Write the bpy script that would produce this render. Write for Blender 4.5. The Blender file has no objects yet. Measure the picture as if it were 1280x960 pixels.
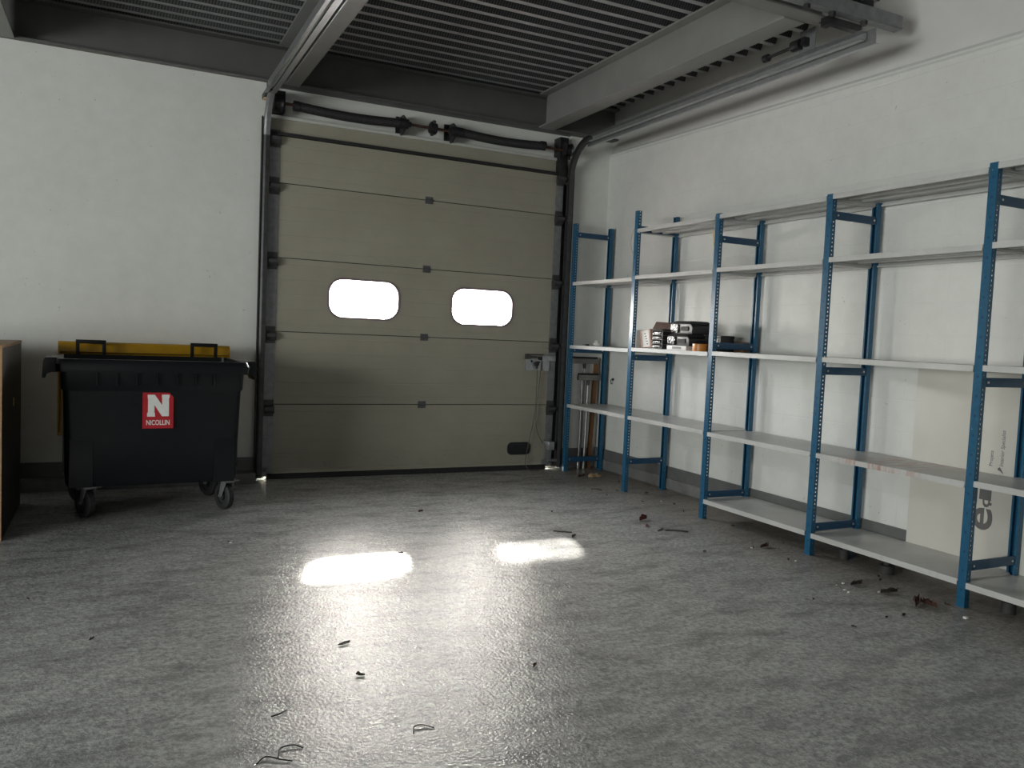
import bpy, bmesh, math, random
from mathutils import Vector, Matrix
from math import sin, cos, pi, radians
random.seed(7)
scene = bpy.context.scene
COL = scene.collection

# ------------------------------------------------------------------ materials
def new_mat(name):
    m = bpy.data.materials.new(name); m.use_nodes = True
    nt = m.node_tree; nt.nodes.clear()
    out = nt.nodes.new('ShaderNodeOutputMaterial')
    p = nt.nodes.new('ShaderNodeBsdfPrincipled')
    nt.links.new(p.outputs[0], out.inputs[0])
    return m, nt, p, out

def N(nt, kind, **kw):
    n = nt.nodes.new(kind)
    for k, v in kw.items():
        if k.startswith('i_'): n.inputs[k[2:].replace('_', ' ')].default_value = v
        else: setattr(n, k, v)
    return n

def coords(nt, scale=(1, 1, 1), kind='Object'):
    tc = N(nt, 'ShaderNodeTexCoord'); mp = N(nt, 'ShaderNodeMapping')
    mp.inputs['Scale'].default_value = scale
    nt.links.new(tc.outputs[kind], mp.inputs[0]); return mp.outputs[0]

def noise(nt, vec, scale, detail=5, rough=.6):
    n = N(nt, 'ShaderNodeTexNoise'); n.inputs['Scale'].default_value = scale
    n.inputs['Detail'].default_value = detail; n.inputs['Roughness'].default_value = rough
    nt.links.new(vec, n.inputs['Vector']); return n.outputs['Fac']

def ramp(nt, fac, stops):
    r = N(nt, 'ShaderNodeValToRGB'); e = r.color_ramp.elements
    while len(e) < len(stops): e.new(.5)
    for el, (pos, c) in zip(e, stops):
        el.position = pos; el.color = (*c, 1) if len(c) == 3 else c
    nt.links.new(fac, r.inputs[0]); return r.outputs[0]

def mix(nt, fac, a, b, mode='MIX'):
    m = N(nt, 'ShaderNodeMix', data_type='RGBA', blend_type=mode)
    def put(sock, v):
        if isinstance(v, (tuple, list)): sock.default_value = (*v, 1)
        elif isinstance(v, (int, float)): sock.default_value = v
        else: nt.links.new(v, sock)
    put(m.inputs[0], fac); put(m.inputs[6], a); put(m.inputs[7], b)
    return m.outputs[2]

def math_(nt, op, a, b=0.0):
    m = N(nt, 'ShaderNodeMath', operation=op)
    for s, v in zip(m.inputs, (a, b)):
        if isinstance(v, (int, float)): s.default_value = v
        else: nt.links.new(v, s)
    return m.outputs[0]

def bump(nt, p, h, strength=.3, dist=.01):
    b = N(nt, 'ShaderNodeBump'); b.inputs['Strength'].default_value = strength
    b.inputs['Distance'].default_value = dist
    nt.links.new(h, b.inputs['Height']); nt.links.new(b.outputs[0], p.inputs['Normal'])

def simple(name, c, rough=.5, metal=0.0, var=.12, scale=12, bmp=0.0, c2=None):
    m, nt, p, _ = new_mat(name)
    v = coords(nt)
    f = noise(nt, v, scale)
    lo = c2 or tuple(x*(1-var) for x in c)
    nt.links.new(ramp(nt, f, [(.3, lo), (.7, tuple(min(1, x*(1+var*.5)) for x in c))]), p.inputs['Base Color'])
    p.inputs['Roughness'].default_value = rough; p.inputs['Metallic'].default_value = metal
    if bmp: bump(nt, p, noise(nt, v, scale*6), bmp, .004)
    return m

def mat_floor():
    m, nt, p, _ = new_mat('concrete_floor')
    v = coords(nt)
    big = noise(nt, v, .9, 6, .62); mid = noise(nt, coords(nt, (1, 1.5, 1)), 5.5, 9, .72); fine = noise(nt, v, 38, 6, .75)
    c = ramp(nt, mid, [(.36, (.17, .178, .177)), (.5, (.36, .37, .365)), (.63, (.55, .56, .545))])
    c = mix(nt, .55, c, ramp(nt, big, [(.34, (.24, .25, .25)), (.66, (.53, .53, .51))]))
    c = mix(nt, .5, c, ramp(nt, fine, [(.40, (.13, .135, .134)), (.60, (.58, .585, .575))]))
    # dark trowel blotches and small pale scuffs
    vs = coords(nt, (1.0, 2.6, 1)); bl = noise(nt, vs, 2.7, 6, .6)
    c = mix(nt, ramp(nt, bl, [(.48, (0, 0, 0)), (.66, (.8, .8, .8))]), c, (.19, .195, .19))
    sc = noise(nt, coords(nt, (2.2, 1, 1)), 26, 6, .7)
    c = mix(nt, ramp(nt, sc, [(.56, (0, 0, 0)), (.76, (.40, .40, .40))]), c, (.55, .55, .53))
    # pale scratch veins
    ve = math_(nt, 'ABSOLUTE', math_(nt, 'SUBTRACT', noise(nt, coords(nt, (1, 1.6, 1)), 7, 4, .7), .5))
    c = mix(nt, ramp(nt, ve, [(0, (.45, .45, .45)), (.02, (0, 0, 0))]), c, (.60, .60, .58))
    # earthy dust that gathers along the shelving wall
    sx = N(nt, 'ShaderNodeSeparateXYZ'); nt.links.new(v, sx.inputs[0])
    edge = N(nt, 'ShaderNodeMapRange'); edge.inputs[1].default_value = 3.4; edge.inputs[2].default_value = 4.25
    nt.links.new(math_(nt, 'ADD', sx.outputs[0], math_(nt, 'MULTIPLY', math_(nt, 'SUBTRACT', mid, .5), 1.0)), edge.inputs[0])
    c = mix(nt, math_(nt, 'MULTIPLY', edge.outputs[0], .8), c, mix(nt, fine, (.13, .105, .08), (.26, .215, .165)))
    nt.links.new(c, p.inputs['Base Color'])
    r = N(nt, 'ShaderNodeMapRange'); nt.links.new(mid, r.inputs[0])
    r.inputs[1].default_value = .3; r.inputs[2].default_value = .7; r.inputs[3].default_value = .18; r.inputs[4].default_value = .27
    nt.links.new(r.outputs[0], p.inputs['Roughness'])
    g = noise(nt, coords(nt, (1, 1, 1)), 85, 3, .55); g2 = noise(nt, v, 14, 4, .6)
    bump(nt, p, math_(nt, 'ADD', math_(nt, 'MULTIPLY', g, .8), g2), .50, .008)
    p.inputs['Specular IOR Level'].default_value = .11
    return m

def mat_wall(name, block=True):
    m, nt, p, _ = new_mat(name)
    v = coords(nt); f = noise(nt, v, 1.2, 6, .6); f2 = noise(nt, v, 9, 6, .65)
    c = ramp(nt, f, [(.3, (.645, .65, .62)), (.7, (.72, .725, .695))])
    c = mix(nt, .12, c, ramp(nt, f2, [(.3, (.42, .41, .38)), (.65, (.78, .775, .75))]))
    sp = noise(nt, v, 23, 2, .5)
    c = mix(nt, ramp(nt, sp, [(.74, (0, 0, 0)), (.78, (.45, .45, .45))]), c, (.25, .24, .22))
    nt.links.new(c, p.inputs['Base Color']); p.inputs['Roughness'].default_value = .62
    h = math_(nt, 'MULTIPLY', noise(nt, v, 30, 4), .25)
    if block:
        tc = N(nt, 'ShaderNodeTexCoord'); sx = N(nt, 'ShaderNodeSeparateXYZ'); cb = N(nt, 'ShaderNodeCombineXYZ')
        nt.links.new(tc.outputs['Object'], sx.inputs[0])
        nt.links.new(sx.outputs[1], cb.inputs[0]); nt.links.new(sx.outputs[2], cb.inputs[1])
        br = N(nt, 'ShaderNodeTexBrick'); nt.links.new(cb.outputs[0], br.inputs['Vector'])
        br.inputs['Scale'].default_value = 1; br.inputs['Brick Width'].default_value = .5; br.inputs['Row Height'].default_value = .2
        br.inputs['Mortar Size'].default_value = .006; br.inputs['Mortar Smooth'].default_value = .9
        h = math_(nt, 'ADD', h, math_(nt, 'MULTIPLY', math_(nt, 'SUBTRACT', 1.0, br.outputs['Fac']), .35))
    bump(nt, p, h, .35, .006)
    return m

def mat_door():
    m, nt, p, _ = new_mat('door_beige_steel')
    v = coords(nt); f = noise(nt, v, 2.2, 5); g = noise(nt, v, 30, 3, .6)
    c = ramp(nt, f, [(.3, (.30, .28, .224)), (.7, (.345, .325, .262))])
    sx = N(nt, 'ShaderNodeSeparateXYZ'); nt.links.new(v, sx.inputs[0])
    nt.links.new(c, p.inputs['Base Color']); p.inputs['Roughness'].default_value = .48
    # shallow horizontal ribs pressed into every panel
    w = math_(nt, 'PINGPONG', math_(nt, 'ADD', sx.outputs[2], .061), .061)
    rib = N(nt, 'ShaderNodeMapRange'); nt.links.new(w, rib.inputs[0]); rib.inputs[1].default_value = 0.0; rib.inputs[2].default_value = .006
    bump(nt, p, math_(nt, 'ADD', rib.outputs[0], math_(nt, 'MULTIPLY', g, .12)), .38, .004)
    return m

def mat_door_dirty():
    m = mat_door(); m.name = 'door_beige_steel_splashed'
    nt = m.node_tree; p = next(n for n in nt.nodes if n.type == 'BSDF_PRINCIPLED')
    old = p.inputs['Base Color'].links[0].from_socket
    v = coords(nt); sx = N(nt, 'ShaderNodeSeparateXYZ'); nt.links.new(v, sx.inputs[0])
    low = N(nt, 'ShaderNodeMapRange'); nt.links.new(sx.outputs[2], low.inputs[0])
    low.inputs[1].default_value = .32; low.inputs[2].default_value = 0.0
    sp = ramp(nt, noise(nt, v, 17, 4, .7), [(.6, (0, 0, 0)), (.68, (1, 1, 1))])
    sm = ramp(nt, noise(nt, v, 3, 5), [(.42, (0, 0, 0)), (.8, (.6, .6, .6))])
    fac = math_(nt, 'MULTIPLY', low.outputs[0], mix(nt, .5, sp, sm))
    nt.links.new(mix(nt, fac, old, (.09, .08, .06)), p.inputs['Base Color'])
    return m

def mat_post():
    m, nt, p, out = new_mat('blue_post_paint')
    v = coords(nt); f = noise(nt, v, 30, 4)
    c = ramp(nt, f, [(.25, (.009, .075, .15)), (.7, (.013, .105, .20))])
    ch = noise(nt, v, 55, 3, .6)
    c = mix(nt, ramp(nt, ch, [(.70, (0, 0, 0)), (.74, (.8, .8, .8))]), c, (.35, .38, .40))
    nt.links.new(c, p.inputs['Base Color']); p.inputs['Roughness'].default_value = .36
    sx = N(nt, 'ShaderNodeSeparateXYZ'); nt.links.new(v, sx.inputs[0])
    # slots punched through the two side flanges, every 25 mm
    dz = math_(nt, 'PINGPONG', sx.outputs[2], .0125)
    dx = math_(nt, 'ABSOLUTE', math_(nt, 'SUBTRACT', sx.outputs[0], .019))
    hole = math_(nt, 'MULTIPLY', math_(nt, 'LESS_THAN', dz, .0045), math_(nt, 'LESS_THAN', dx, .005))
    tr = N(nt, 'ShaderNodeBsdfTransparent'); mx = N(nt, 'ShaderNodeMixShader')
    nt.links.new(hole, mx.inputs[0]); nt.links.new(p.outputs[0], mx.inputs[1]); nt.links.new(tr.outputs[0], mx.inputs[2])
    nt.links.new(mx.outputs[0], out.inputs[0])
    # dimples on the front web
    dz2 = math_(nt, 'PINGPONG', math_(nt, 'ADD', sx.outputs[2], .01), .05)
    dy = math_(nt, 'ABSOLUTE', sx.outputs[1])
    dim = math_(nt, 'MULTIPLY', math_(nt, 'LESS_THAN', dz2, .006), math_(nt, 'MULTIPLY', math_(nt, 'LESS_THAN', dy, .006), math_(nt, 'LESS_THAN', sx.outputs[0], .004)))
    nt.links.new(mix(nt, dim, c, (.006, .05, .13)), p.inputs['Base Color'])
    return m

def mat_deck_web():
    m, nt, p, _ = new_mat('deck_perforated_web')
    v = coords(nt); sx = N(nt, 'ShaderNodeSeparateXYZ'); nt.links.new(v, sx.inputs[0])
    # slanted embossed slots
    s = math_(nt, 'ADD', sx.outputs[0], math_(nt, 'MULTIPLY', sx.outputs[1], .55))
    w = math_(nt, 'PINGPONG', s, .0105)
    st = N(nt, 'ShaderNodeMapRange'); nt.links.new(w, st.inputs[0]); st.inputs[1].default_value = .004; st.inputs[2].default_value = .0065
    nt.links.new(mix(nt, st.outputs[0], (.035, .036, .038), (.10, .102, .104)), p.inputs['Base Color'])
    p.inputs['Roughness'].default_value = .5; p.inputs['Metallic'].default_value = .35
    return m

def mat_pane():
    m, nt, p, out = new_mat('acrylic_window_pane')
    nt.nodes.remove(p)
    tr = N(nt, 'ShaderNodeBsdfTransparent'); tr.inputs[0].default_value = (.80, .80, .80, 1)
    tl = N(nt, 'ShaderNodeBsdfTranslucent'); tl.inputs[0].default_value = (.95, .94, .92, 1)
    gl = N(nt, 'ShaderNodeBsdfGlossy'); gl.inputs['Roughness'].default_value = .06
    a = N(nt, 'ShaderNodeMixShader'); b = N(nt, 'ShaderNodeMixShader')
    a.inputs[0].default_value = PANE_HAZE; b.inputs[0].default_value = .05
    nt.links.new(tr.outputs[0], a.inputs[1]); nt.links.new(tl.outputs[0], a.inputs[2])
    nt.links.new(a.outputs[0], b.inputs[1]); nt.links.new(gl.outputs[0], b.inputs[2])
    nt.links.new(b.outputs[0], out.inputs[0])
    return m
PANE_HAZE = .08

def mat_film():
    m, nt, p, _ = new_mat('crinkled_clear_film')
    v = coords(nt); f = noise(nt, v, 30, 3, .7)
    nt.links.new(ramp(nt, f, [(.52, (.02, .02, .02)), (.64, (.50, .50, .49))]), p.inputs['Base Color'])
    p.inputs['Roughness'].default_value = .18; bump(nt, p, f, .8, .01)
    return m

M = {}
M['floor'] = mat_floor(); M['wall'] = mat_wall('white_painted_block'); M['wall_plain'] = mat_wall('white_painted_plaster', False)
M['wall_grey'] = simple('grey_white_upper_wall', (.63, .625, .605), .65, 0, .08, 1.5, bmp=.1)  # upper field, a greyer tone than the lower wall
M['plinth'] = simple('grey_plinth_paint', (.125, .128, .125), .5, var=.15, scale=6, bmp=.1)
M['curb'] = simple('grey_curb_paint', (.17, .172, .168), .55, var=.2, scale=8, bmp=.15)
M['door'] = mat_door(); M['door_low'] = mat_door_dirty()
M['galv'] = simple('galvanised_steel', (.44, .45, .46), .36, .8, .14, 18)
M['galv_dull'] = simple('dull_galvanised_strip', (.25, .255, .265), .5, .45, .2, 20)
M['hinge'] = simple('dull_zinc_hinge', (.12, .12, .125), .5, .4, .2, 20)
M['black_metal'] = simple('black_steel', (.020, .020, .022), .45, .3, .3, 20)
M['dark_metal'] = simple('dark_dusty_steel', (.07, .07, .072), .5, .4, .3, 20)
M['rubber'] = simple('black_rubber', (.014, .014, .015), .7, 0, .3, 30)
M['beam'] = simple('grey_beam_paint', (.235, .235, .225), .5, 0, .10, 5)
M['beam_dark'] = simple('dark_grey_beam_paint', (.105, .105, .10), .55, 0, .12, 5)
M['deck'] = simple('deck_galvanised_flat', (.42, .425, .43), .38, .25, .2, 9)
M['web'] = mat_deck_web()
M['post'] = mat_post()
M['bar'] = simple('blue_bar_paint', (.009, .055, .12), .4, 0, .2, 30)
M['bolt'] = simple('zinc_bolt', (.7, .7, .68), .3, .8, .1, 60)
def mat_shelf():
    m, nt, p, _ = new_mat('light_grey_shelf_enamel')
    v = coords(nt); f = noise(nt, v, 3, 6); g = noise(nt, coords(nt, (1, 5, 1)), 9, 5, .7)
    c = ramp(nt, f, [(.3, (.44, .44, .425)), (.7, (.56, .56, .545))])
    c = mix(nt, ramp(nt, g, [(.55, (0, 0, 0)), (.75, (.28, .28, .28))]), c, (.30, .29, .27))
    nt.links.new(c, p.inputs['Base Color']); p.inputs['Roughness'].default_value = .36
    return m
M['shelf'] = mat_shelf()
def mat_shelf_rust():
    m = mat_shelf(); m.name = 'light_grey_shelf_enamel_red_scuffs'; nt = m.node_tree
    p = next(n for n in nt.nodes if n.type == 'BSDF_PRINCIPLED'); old = p.inputs['Base Color'].links[0].from_socket
    v = coords(nt); sx = N(nt, 'ShaderNodeSeparateXYZ'); nt.links.new(v, sx.inputs[0])
    near = N(nt, 'ShaderNodeMapRange'); nt.links.new(math_(nt, 'ABSOLUTE', math_(nt, 'ADD', sx.outputs[1], 1.02)), near.inputs[0])
    near.inputs[1].default_value = .38; near.inputs[2].default_value = .1
    st = ramp(nt, noise(nt, coords(nt, (1.5, 6, 1)), 5, 5, .65), [(.47, (0, 0, 0)), (.6, (.75, .75, .75))])
    nt.links.new(mix(nt, math_(nt, 'MULTIPLY', near.outputs[0], st), old, (.36, .13, .08)), p.inputs['Base Color']); return m
M['shelf_red'] = mat_shelf_rust()
M['bin'] = simple('black_bin_plastic', (.006, .0070, .0090), .36, 0, .15, 14, bmp=.04)
next(n for n in M['bin'].node_tree.nodes if n.type == 'BSDF_PRINCIPLED').inputs['Specular IOR Level'].default_value = .30
M['bin_lid'] = simple('yellow_lid_plastic', (.50, .27, .006), .42, 0, .12, 10)
M['red'] = simple('red_sticker_vinyl', (.42, .012, .022), .4, 0, .08, 30)
M['white'] = simple('white_print', (.74, .75, .72), .45, 0, .06, 30)
M['fork'] = simple('zinc_caster_steel', (.26, .265, .27), .4, .6, .2, 30)
M['tyre'] = simple('dark_grey_tyre', (.018, .018, .019), .6, 0, .2, 30)
M['cabinet'] = simple('dark_brown_laminate', (.030, .024, .018), .5, 0, .35, 7)
M['chip_edge'] = simple('tan_edge_band', (.34, .20, .10), .55, 0, .2, 30)
M['brass'] = simple('brass_key_plate', (.65, .52, .25), .35, .6, .1, 40)
M['cardboard'] = simple('brown_cardboard', (.20, .105, .055), .7, 0, .2, 9, bmp=.1)
M['card_dark'] = simple('dark_brown_cardboard', (.06, .026, .014), .7, 0, .2, 9)
M['paper'] = simple('white_paper_label', (.78, .76, .73), .5, 0, .1, 20)
M['paper_pink'] = simple('pink_card_sleeve', (.62, .40, .32), .55, 0, .15, 15)
M['black_plastic'] = simple('black_plastic', (.018, .018, .019), .35, 0, .25, 20)
M['grey_plastic'] = simple('dark_grey_plastic', (.035, .035, .037), .75, 0, .2, 25)
M['film'] = mat_film()
M['tape'] = simple('orange_tape', (.56, .21, .03), .35, 0, .15, 25)
M['alu'] = simple('dull_aluminium_tube', (.36, .36, .36), .4, .7, .15, 20)
M['squeegee'] = simple('grey_squeegee_head', (.22, .21, .20), .5, .2, .2, 20)
M['wood'] = simple('brown_plank', (.20, .095, .04), .6, 0, .35, 12, bmp=.15)
M['panel'] = simple('off_white_panel_board', (.60, .585, .53), .5, 0, .06, 3)
M['ink'] = simple('grey_logo_ink', (.13, .13, .125), .5, 0, .1, 20)
M['handle_dark'] = simple('dark_purple_grey_handle', (.018, .017, .024), .4, 0, .2, 20)
M['cord'] = simple('grey_cord', (.08, .075, .065), .7, 0, .2, 40)
M['leaf'] = simple('dry_brown_leaf', (.075, .032, .020), .7, 0, .4, 40)
M['leaf_red'] = simple('dry_maroon_leaf', (.09, .018, .014), .7, 0, .4, 40)
M['twig'] = simple('dark_twig', (.035, .028, .022), .75, 0, .3, 40)
M['chip_white'] = simple('white_plaster_chip', (.75, .74, .70), .6, 0, .1, 40)
M['straw'] = simple('straw_flake', (.36, .26, .15), .7, 0, .3, 40)
M['foot'] = simple('dusty_dark_foot', (.035, .034, .032), .7, 0, .35, 15)
M['tan_tape'] = simple('tan_marking_tape', (.62, .45, .27), .6, 0, .1, 30)
M['yellow_paper'] = simple('yellowed_paper', (.62, .53, .30), .6, 0, .2, 25)
M['frame'] = simple('window_rim_mauve', (.20, .15, .17), .4, 0, .1, 30)
M['leather_grey'] = simple('grey_ridge_plaster', (.5, .5, .47), .6, 0, .1, 8)
M['pane'] = mat_pane()
M['ground'] = simple('bright_yard_concrete', (.5, .48, .45), .8, 0, .1, 2)

# ------------------------------------------------------------------ mesh helper
class MB:
    def __init__(s): s.v, s.f, s.m, s.cur = [], [], [], 0
    def mat(s, i): s.cur = i; return s
    def add(s, vs, fs):
        o = len(s.v); s.v += [tuple(v) for v in vs]
        for f in fs: s.f.append([o+i for i in f]); s.m.append(s.cur)
        return s
    def box(s, x0, x1, y0, y1, z0, z1, T=None):
        vs = [Vector((x, y, z)) for z in (z0, z1) for y in (y0, y1) for x in (x0, x1)]
        if T: vs = [T @ v for v in vs]
        return s.add(vs, [(0, 2, 3, 1), (4, 5, 7, 6), (0, 1, 5, 4), (2, 6, 7, 3), (0, 4, 6, 2), (1, 3, 7, 5)])
    def hexa(s, lo, hi):          # two quads of 4 points each (same winding)
        return s.add(list(lo)+list(hi), [(3, 2, 1, 0), (4, 5, 6, 7), (0, 1, 5, 4), (1, 2, 6, 5), (2, 3, 7, 6), (3, 0, 4, 7)])
    def prism(s, pts, axis, a, b, T=None):   # polygon pts in the two other axes extruded along axis
        def mk(p, t):
            v = {'x': (t, p[0], p[1]), 'y': (p[0], t, p[1]), 'z': (p[0], p[1], t)}[axis]
            return T @ Vector(v) if T else v
        n = len(pts); vs = [mk(p, a) for p in pts]+[mk(p, b) for p in pts]
        return s.add(vs, [tuple(reversed(range(n))), tuple(range(n, 2*n))]+[(i, (i+1) % n, n+(i+1) % n, n+i) for i in range(n)])
    def tube(s, path, r, n=8, cap=True):
        path = [Vector(p) for p in path]; R = r if isinstance(r, (list, tuple)) else [r]*len(path)
        rings, up0 = [], None
        for i, p in enumerate(path):
            d = (path[min(i+1, len(path)-1)]-path[max(i-1, 0)]).normalized()
            if up0 is None:
                up0 = Vector((0, 0, 1)) if abs(d.z) < .9 else Vector((1, 0, 0))
            a = (up0-d*up0.dot(d)).normalized(); b = d.cross(a); up0 = a
            rings.append([p+(a*cos(2*pi*k/n)+b*sin(2*pi*k/n))*R[i] for k in range(n)])
        vs = [v for rg in rings for v in rg]; fs = []
        for i in range(len(path)-1):
            for k in range(n):
                fs.append((i*n+k, i*n+(k+1) % n, (i+1)*n+(k+1) % n, (i+1)*n+k))
        if cap: fs += [tuple(reversed(range(n))), tuple(range((len(path)-1)*n, len(path)*n))]
        return s.add(vs, fs)
    def sweep(s, path, prof, frame):          # open/closed profile (2D list) swept; frame(i)->(a,b) axes
        n = len(prof); vs = []; fs = []
        for i, p in enumerate(path):
            a, b = frame(i)
            vs += [Vector(p)+a*u+b*w for u, w in prof]
        for i in range(len(path)-1):
            for k in range(n):
                fs.append((i*n+k, i*n+(k+1) % n, (i+1)*n+(k+1) % n, (i+1)*n+k))
        fs += [tuple(reversed(range(n))), tuple(range((len(path)-1)*n, len(path)*n))]
        return s.add(vs, fs)
    def mesh(s, name, mats):
        me = bpy.data.meshes.new(name); me.from_pydata(s.v, [], s.f)
        for m in (mats if isinstance(mats, (list, tuple)) else [mats]): me.materials.append(m)
        for p, i in zip(me.polygons, s.m): p.material_index = i
        bm = bmesh.new(); bm.from_mesh(me); bmesh.ops.recalc_face_normals(bm, faces=bm.faces); bm.to_mesh(me); bm.free()
        me.update(); return me
    def build(s, name, mats, parent=None, bevel=0.0, smooth=True, org=None):
        """org: origin of the object, in the coordinates the vertices were written in"""
        if org is not None:
            o_ = Vector(org); s.v = [tuple(Vector(v)-o_) for v in s.v]
        me = s.mesh(name, mats)
        if bevel:
            bm = bmesh.new(); bm.from_mesh(me)
            bmesh.ops.bevel(bm, geom=[e for e in bm.edges if e.is_manifold and e.calc_face_angle(0) > .5], offset=bevel, segments=2, profile=.7, affect='EDGES')
            bm.to_mesh(me); bm.free()
        if smooth:
            me.polygons.foreach_set('use_smooth', [True]*len(me.polygons)); me.set_sharp_from_angle(angle=radians(32))
        o = bpy.data.objects.new(name, me); COL.objects.link(o)
        if org is not None: o.location = org
        if parent: o.parent = parent
        return o

def tag(o, label=None, cat=None, group=None, kind=None):
    if label: o['label'] = label
    if cat: o['category'] = cat
    if group: o['group'] = group
    if kind: o['kind'] = kind
    return o
def thing(name, label, cat, loc=(0, 0, 0), rz=0.0, group=None, kind=None):
    o = bpy.data.objects.new(name, None); COL.objects.link(o); o.empty_display_size = .1
    o.location = loc; o.rotation_euler = (0, 0, rz)
    return tag(o, label, cat, group, kind)
class Under:
    """builds parts given in world coordinates under an unrotated Empty"""
    def __init__(s, root): s.r = root; s.o = Vector(root.location)
    def put(s, mb, name, mats, bevel=0.0, parent=None, smooth=True, label=None):
        mb.v = [tuple(Vector(v)-s.o) for v in mb.v]
        o = mb.build(name, mats, parent or s.r, bevel, smooth)
        if label: o['label'] = label
        return o
def struct(o): o['kind'] = 'structure'; return o
def copy_tree(o, parent=None):
    c = o.copy(); COL.objects.link(c)
    if parent: c.parent = parent
    for ch in [x for x in o.children]: copy_tree(ch, c)
    return c
def text_mesh(txt, size, thick=.0004, shear=0.0, weight=0.0):
    cu = bpy.data.curves.new('lettering', 'FONT'); cu.body = txt; cu.size = size; cu.extrude = thick
    cu.shear = shear; cu.offset = weight; cu.resolution_u = 4
    ob = bpy.data.objects.new('lettering', cu); COL.objects.link(ob)
    dg = bpy.context.evaluated_depsgraph_get(); me = bpy.data.meshes.new_from_object(ob.evaluated_get(dg))
    bpy.data.objects.remove(ob); return me
def rounded(cx, cy, w, h, r, n=8):
    pts = []
    for sx, sy, a0 in ((1, 1, 0), (-1, 1, 90), (-1, -1, 180), (1, -1, 270)):
        for k in range(n+1):
            a = radians(a0+90*k/n); pts.append((cx+sx*(w/2-r)+r*cos(a), cy+sy*(h/2-r)+r*sin(a)))
    return pts

# ------------------------------------------------------------------ room shell
XW, XU = 4.415, 4.445          # right wall lower face, upper face
YB = -13.0; XL = -6.0
DECKZ = 3.565
f = MB().box(XL-.3, 4.8, YB-.3, .32, -.12, 0.0)
struct(f.build('floor', M['floor']))
tag(struct(MB().box(-14, 14, .32, 16, -.2, -.06).build('ground', M['ground'])))

# wall that holds the door: left field, right pier, lintel plaster
w = MB()
w.box(XL-.3, 1.085, -.02, .3, 0, 3.245)
w.box(3.968, 4.8, .05, .3, 0, 3.26)
w.box(1.085, 3.985, .085, .3, 2.86, 3.27)
w.box(XL-.3, 4.8, .09, .3, 3.25, 3.95)
struct(w.build('wall_front', M['wall_plain']))
# rebates of the door opening
w = MB()
w.box(1.084, 1.19, .075, .3, .013, 2.87); w.box(3.835, 3.99, .075, .3, .013, 2.87); w.box(1.02, 1.128, .075, .3, 0, .04); w.box(1.15, 3.825, .075, .3, 0, .02); w.box(3.845, 4.0, .075, .3, 0, .04)
w.box(1.084, 3.99, .086, .3, 2.80, 2.87)
struct(w.build('trim_6', M['wall_plain']))
# right wall: upper field set back, sloping ledge
w = MB()
y0, y1 = .3, YB
def zl(y): return 3.122+.0172*y
w.hexa([(XW, y1, 0), (4.8, y1, 0), (4.8, y0, 0), (XW, y0, 0)], [(XW, y1, zl(y1)), (4.8, y1, zl(y1)+.05), (4.8, y0, zl(y0)+.05), (XW, y0, zl(y0))])
w.hexa([(XW-.004, y1, zl(y1)-.025), (XW+.06, y1, zl(y1)-.025), (XW+.06, y0, zl(y0)-.025), (XW-.004, y0, zl(y0)-.025)], [(XW+.003, y1, zl(y1)), (XW+.06, y1, zl(y1)+.06), (XW+.06, y0, zl(y0)+.06), (XW+.003, y0, zl(y0))])
w.mat(1).box(XU, 4.8, y1, y0, 2.9, 4.2)
struct(w.build('wall_right', [M['wall'], M['wall_grey']]))
# left and back wall (outside the picture), each with a wide frosted window, the back one added for its fill lamp
struct(MB().box(XL-.3, XL, YB, .3, 0, 4.2).build('wall_left', M['wall_plain']))
struct(MB().box(XL-.3, 4.8, YB-.3, YB, 0, 4.2).build('wall_back', M['plinth']))
for nm, ax, a0, a1, b0, b1 in (('window_1', 'x', -8.6, -4.0, .45, 2.25), ('added_back_window', 'y', -5.2, .2, .3, 3.2)):
    w = MB()
    for u0, u1, v0, v1 in ((a0-.05, a1+.05, b0-.05, b0), (a0-.05, a1+.05, b1, b1+.05), (a0-.05, a0, b0, b1), (a1, a1+.05, b0, b1), ((a0+a1)/2-.02, (a0+a1)/2+.02, b0, b1)):
        w.box(XL+.0005, XL+.05, u0, u1, v0, v1) if ax == 'x' else w.box(u0, u1, YB+.0005, YB+.05, v0, v1)
    w.mat(1); w.box(XL+.0005, XL+.01, a0, a1, b0, b1) if ax == 'x' else w.box(a0, a1, YB+.0005, YB+.01, b0, b1)
    struct(w.build(nm, [M['galv_dull'], M['paper']]))

# trapezoidal steel deck
pitch = .155; prof = []; kinds = []
y = .31
pts = []
while y > YB-.2:
    pts += [(y, DECKZ+.055, 1), (y-.062, DECKZ+.055, 1), (y-.084, DECKZ, 0), (y-.133, DECKZ, 1)]
    y -= pitch
d = MB()
X0, X1 = XL-.1, 4.6
vs = [(X0, a, b) for a, b, _ in pts]+[(X1, a, b) for a, b, _ in pts]; n = len(pts)
for i in range(n-1):
    k = i % 4
    d.mat(0 if k == 2 else (1 if k in (1, 3) else 2))
    d.add([vs[i], vs[i+1], vs[n+i+1], vs[n+i]], [(0, 1, 2, 3)])
d.mat(0).box(X0, X1, YB-.2, .31, DECKZ+.07, DECKZ+.2)
struct(d.build('ceiling', [M['deck'], M['web'], M['web']], smooth=False))

# plinth band and curb
p = MB(); p.box(XL, 1.075, -.028, -.0185, 0.0, .197); struct(p.build('baseboard_front', M['plinth']))
p = MB(); p.box(XL, 1.05, -.168, -.029, 0, .085); struct(p.build('trim_1', M['curb'], bevel=.006))
p = MB(); p.box(4.0, 4.36, .035, .0495, 0, .195); p.box(4.395, 4.4145, -3.62, .034, .0, .203); p.box(4.395, 4.4145, YB, -3.62, 0, .203)
struct(p.build('baseboard_right', M['plinth']))
p = MB(); p.box(4.383, 4.394, -4.9, -.02, .012, .103); struct(p.build('trim_2', M['curb'], bevel=.003))

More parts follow.
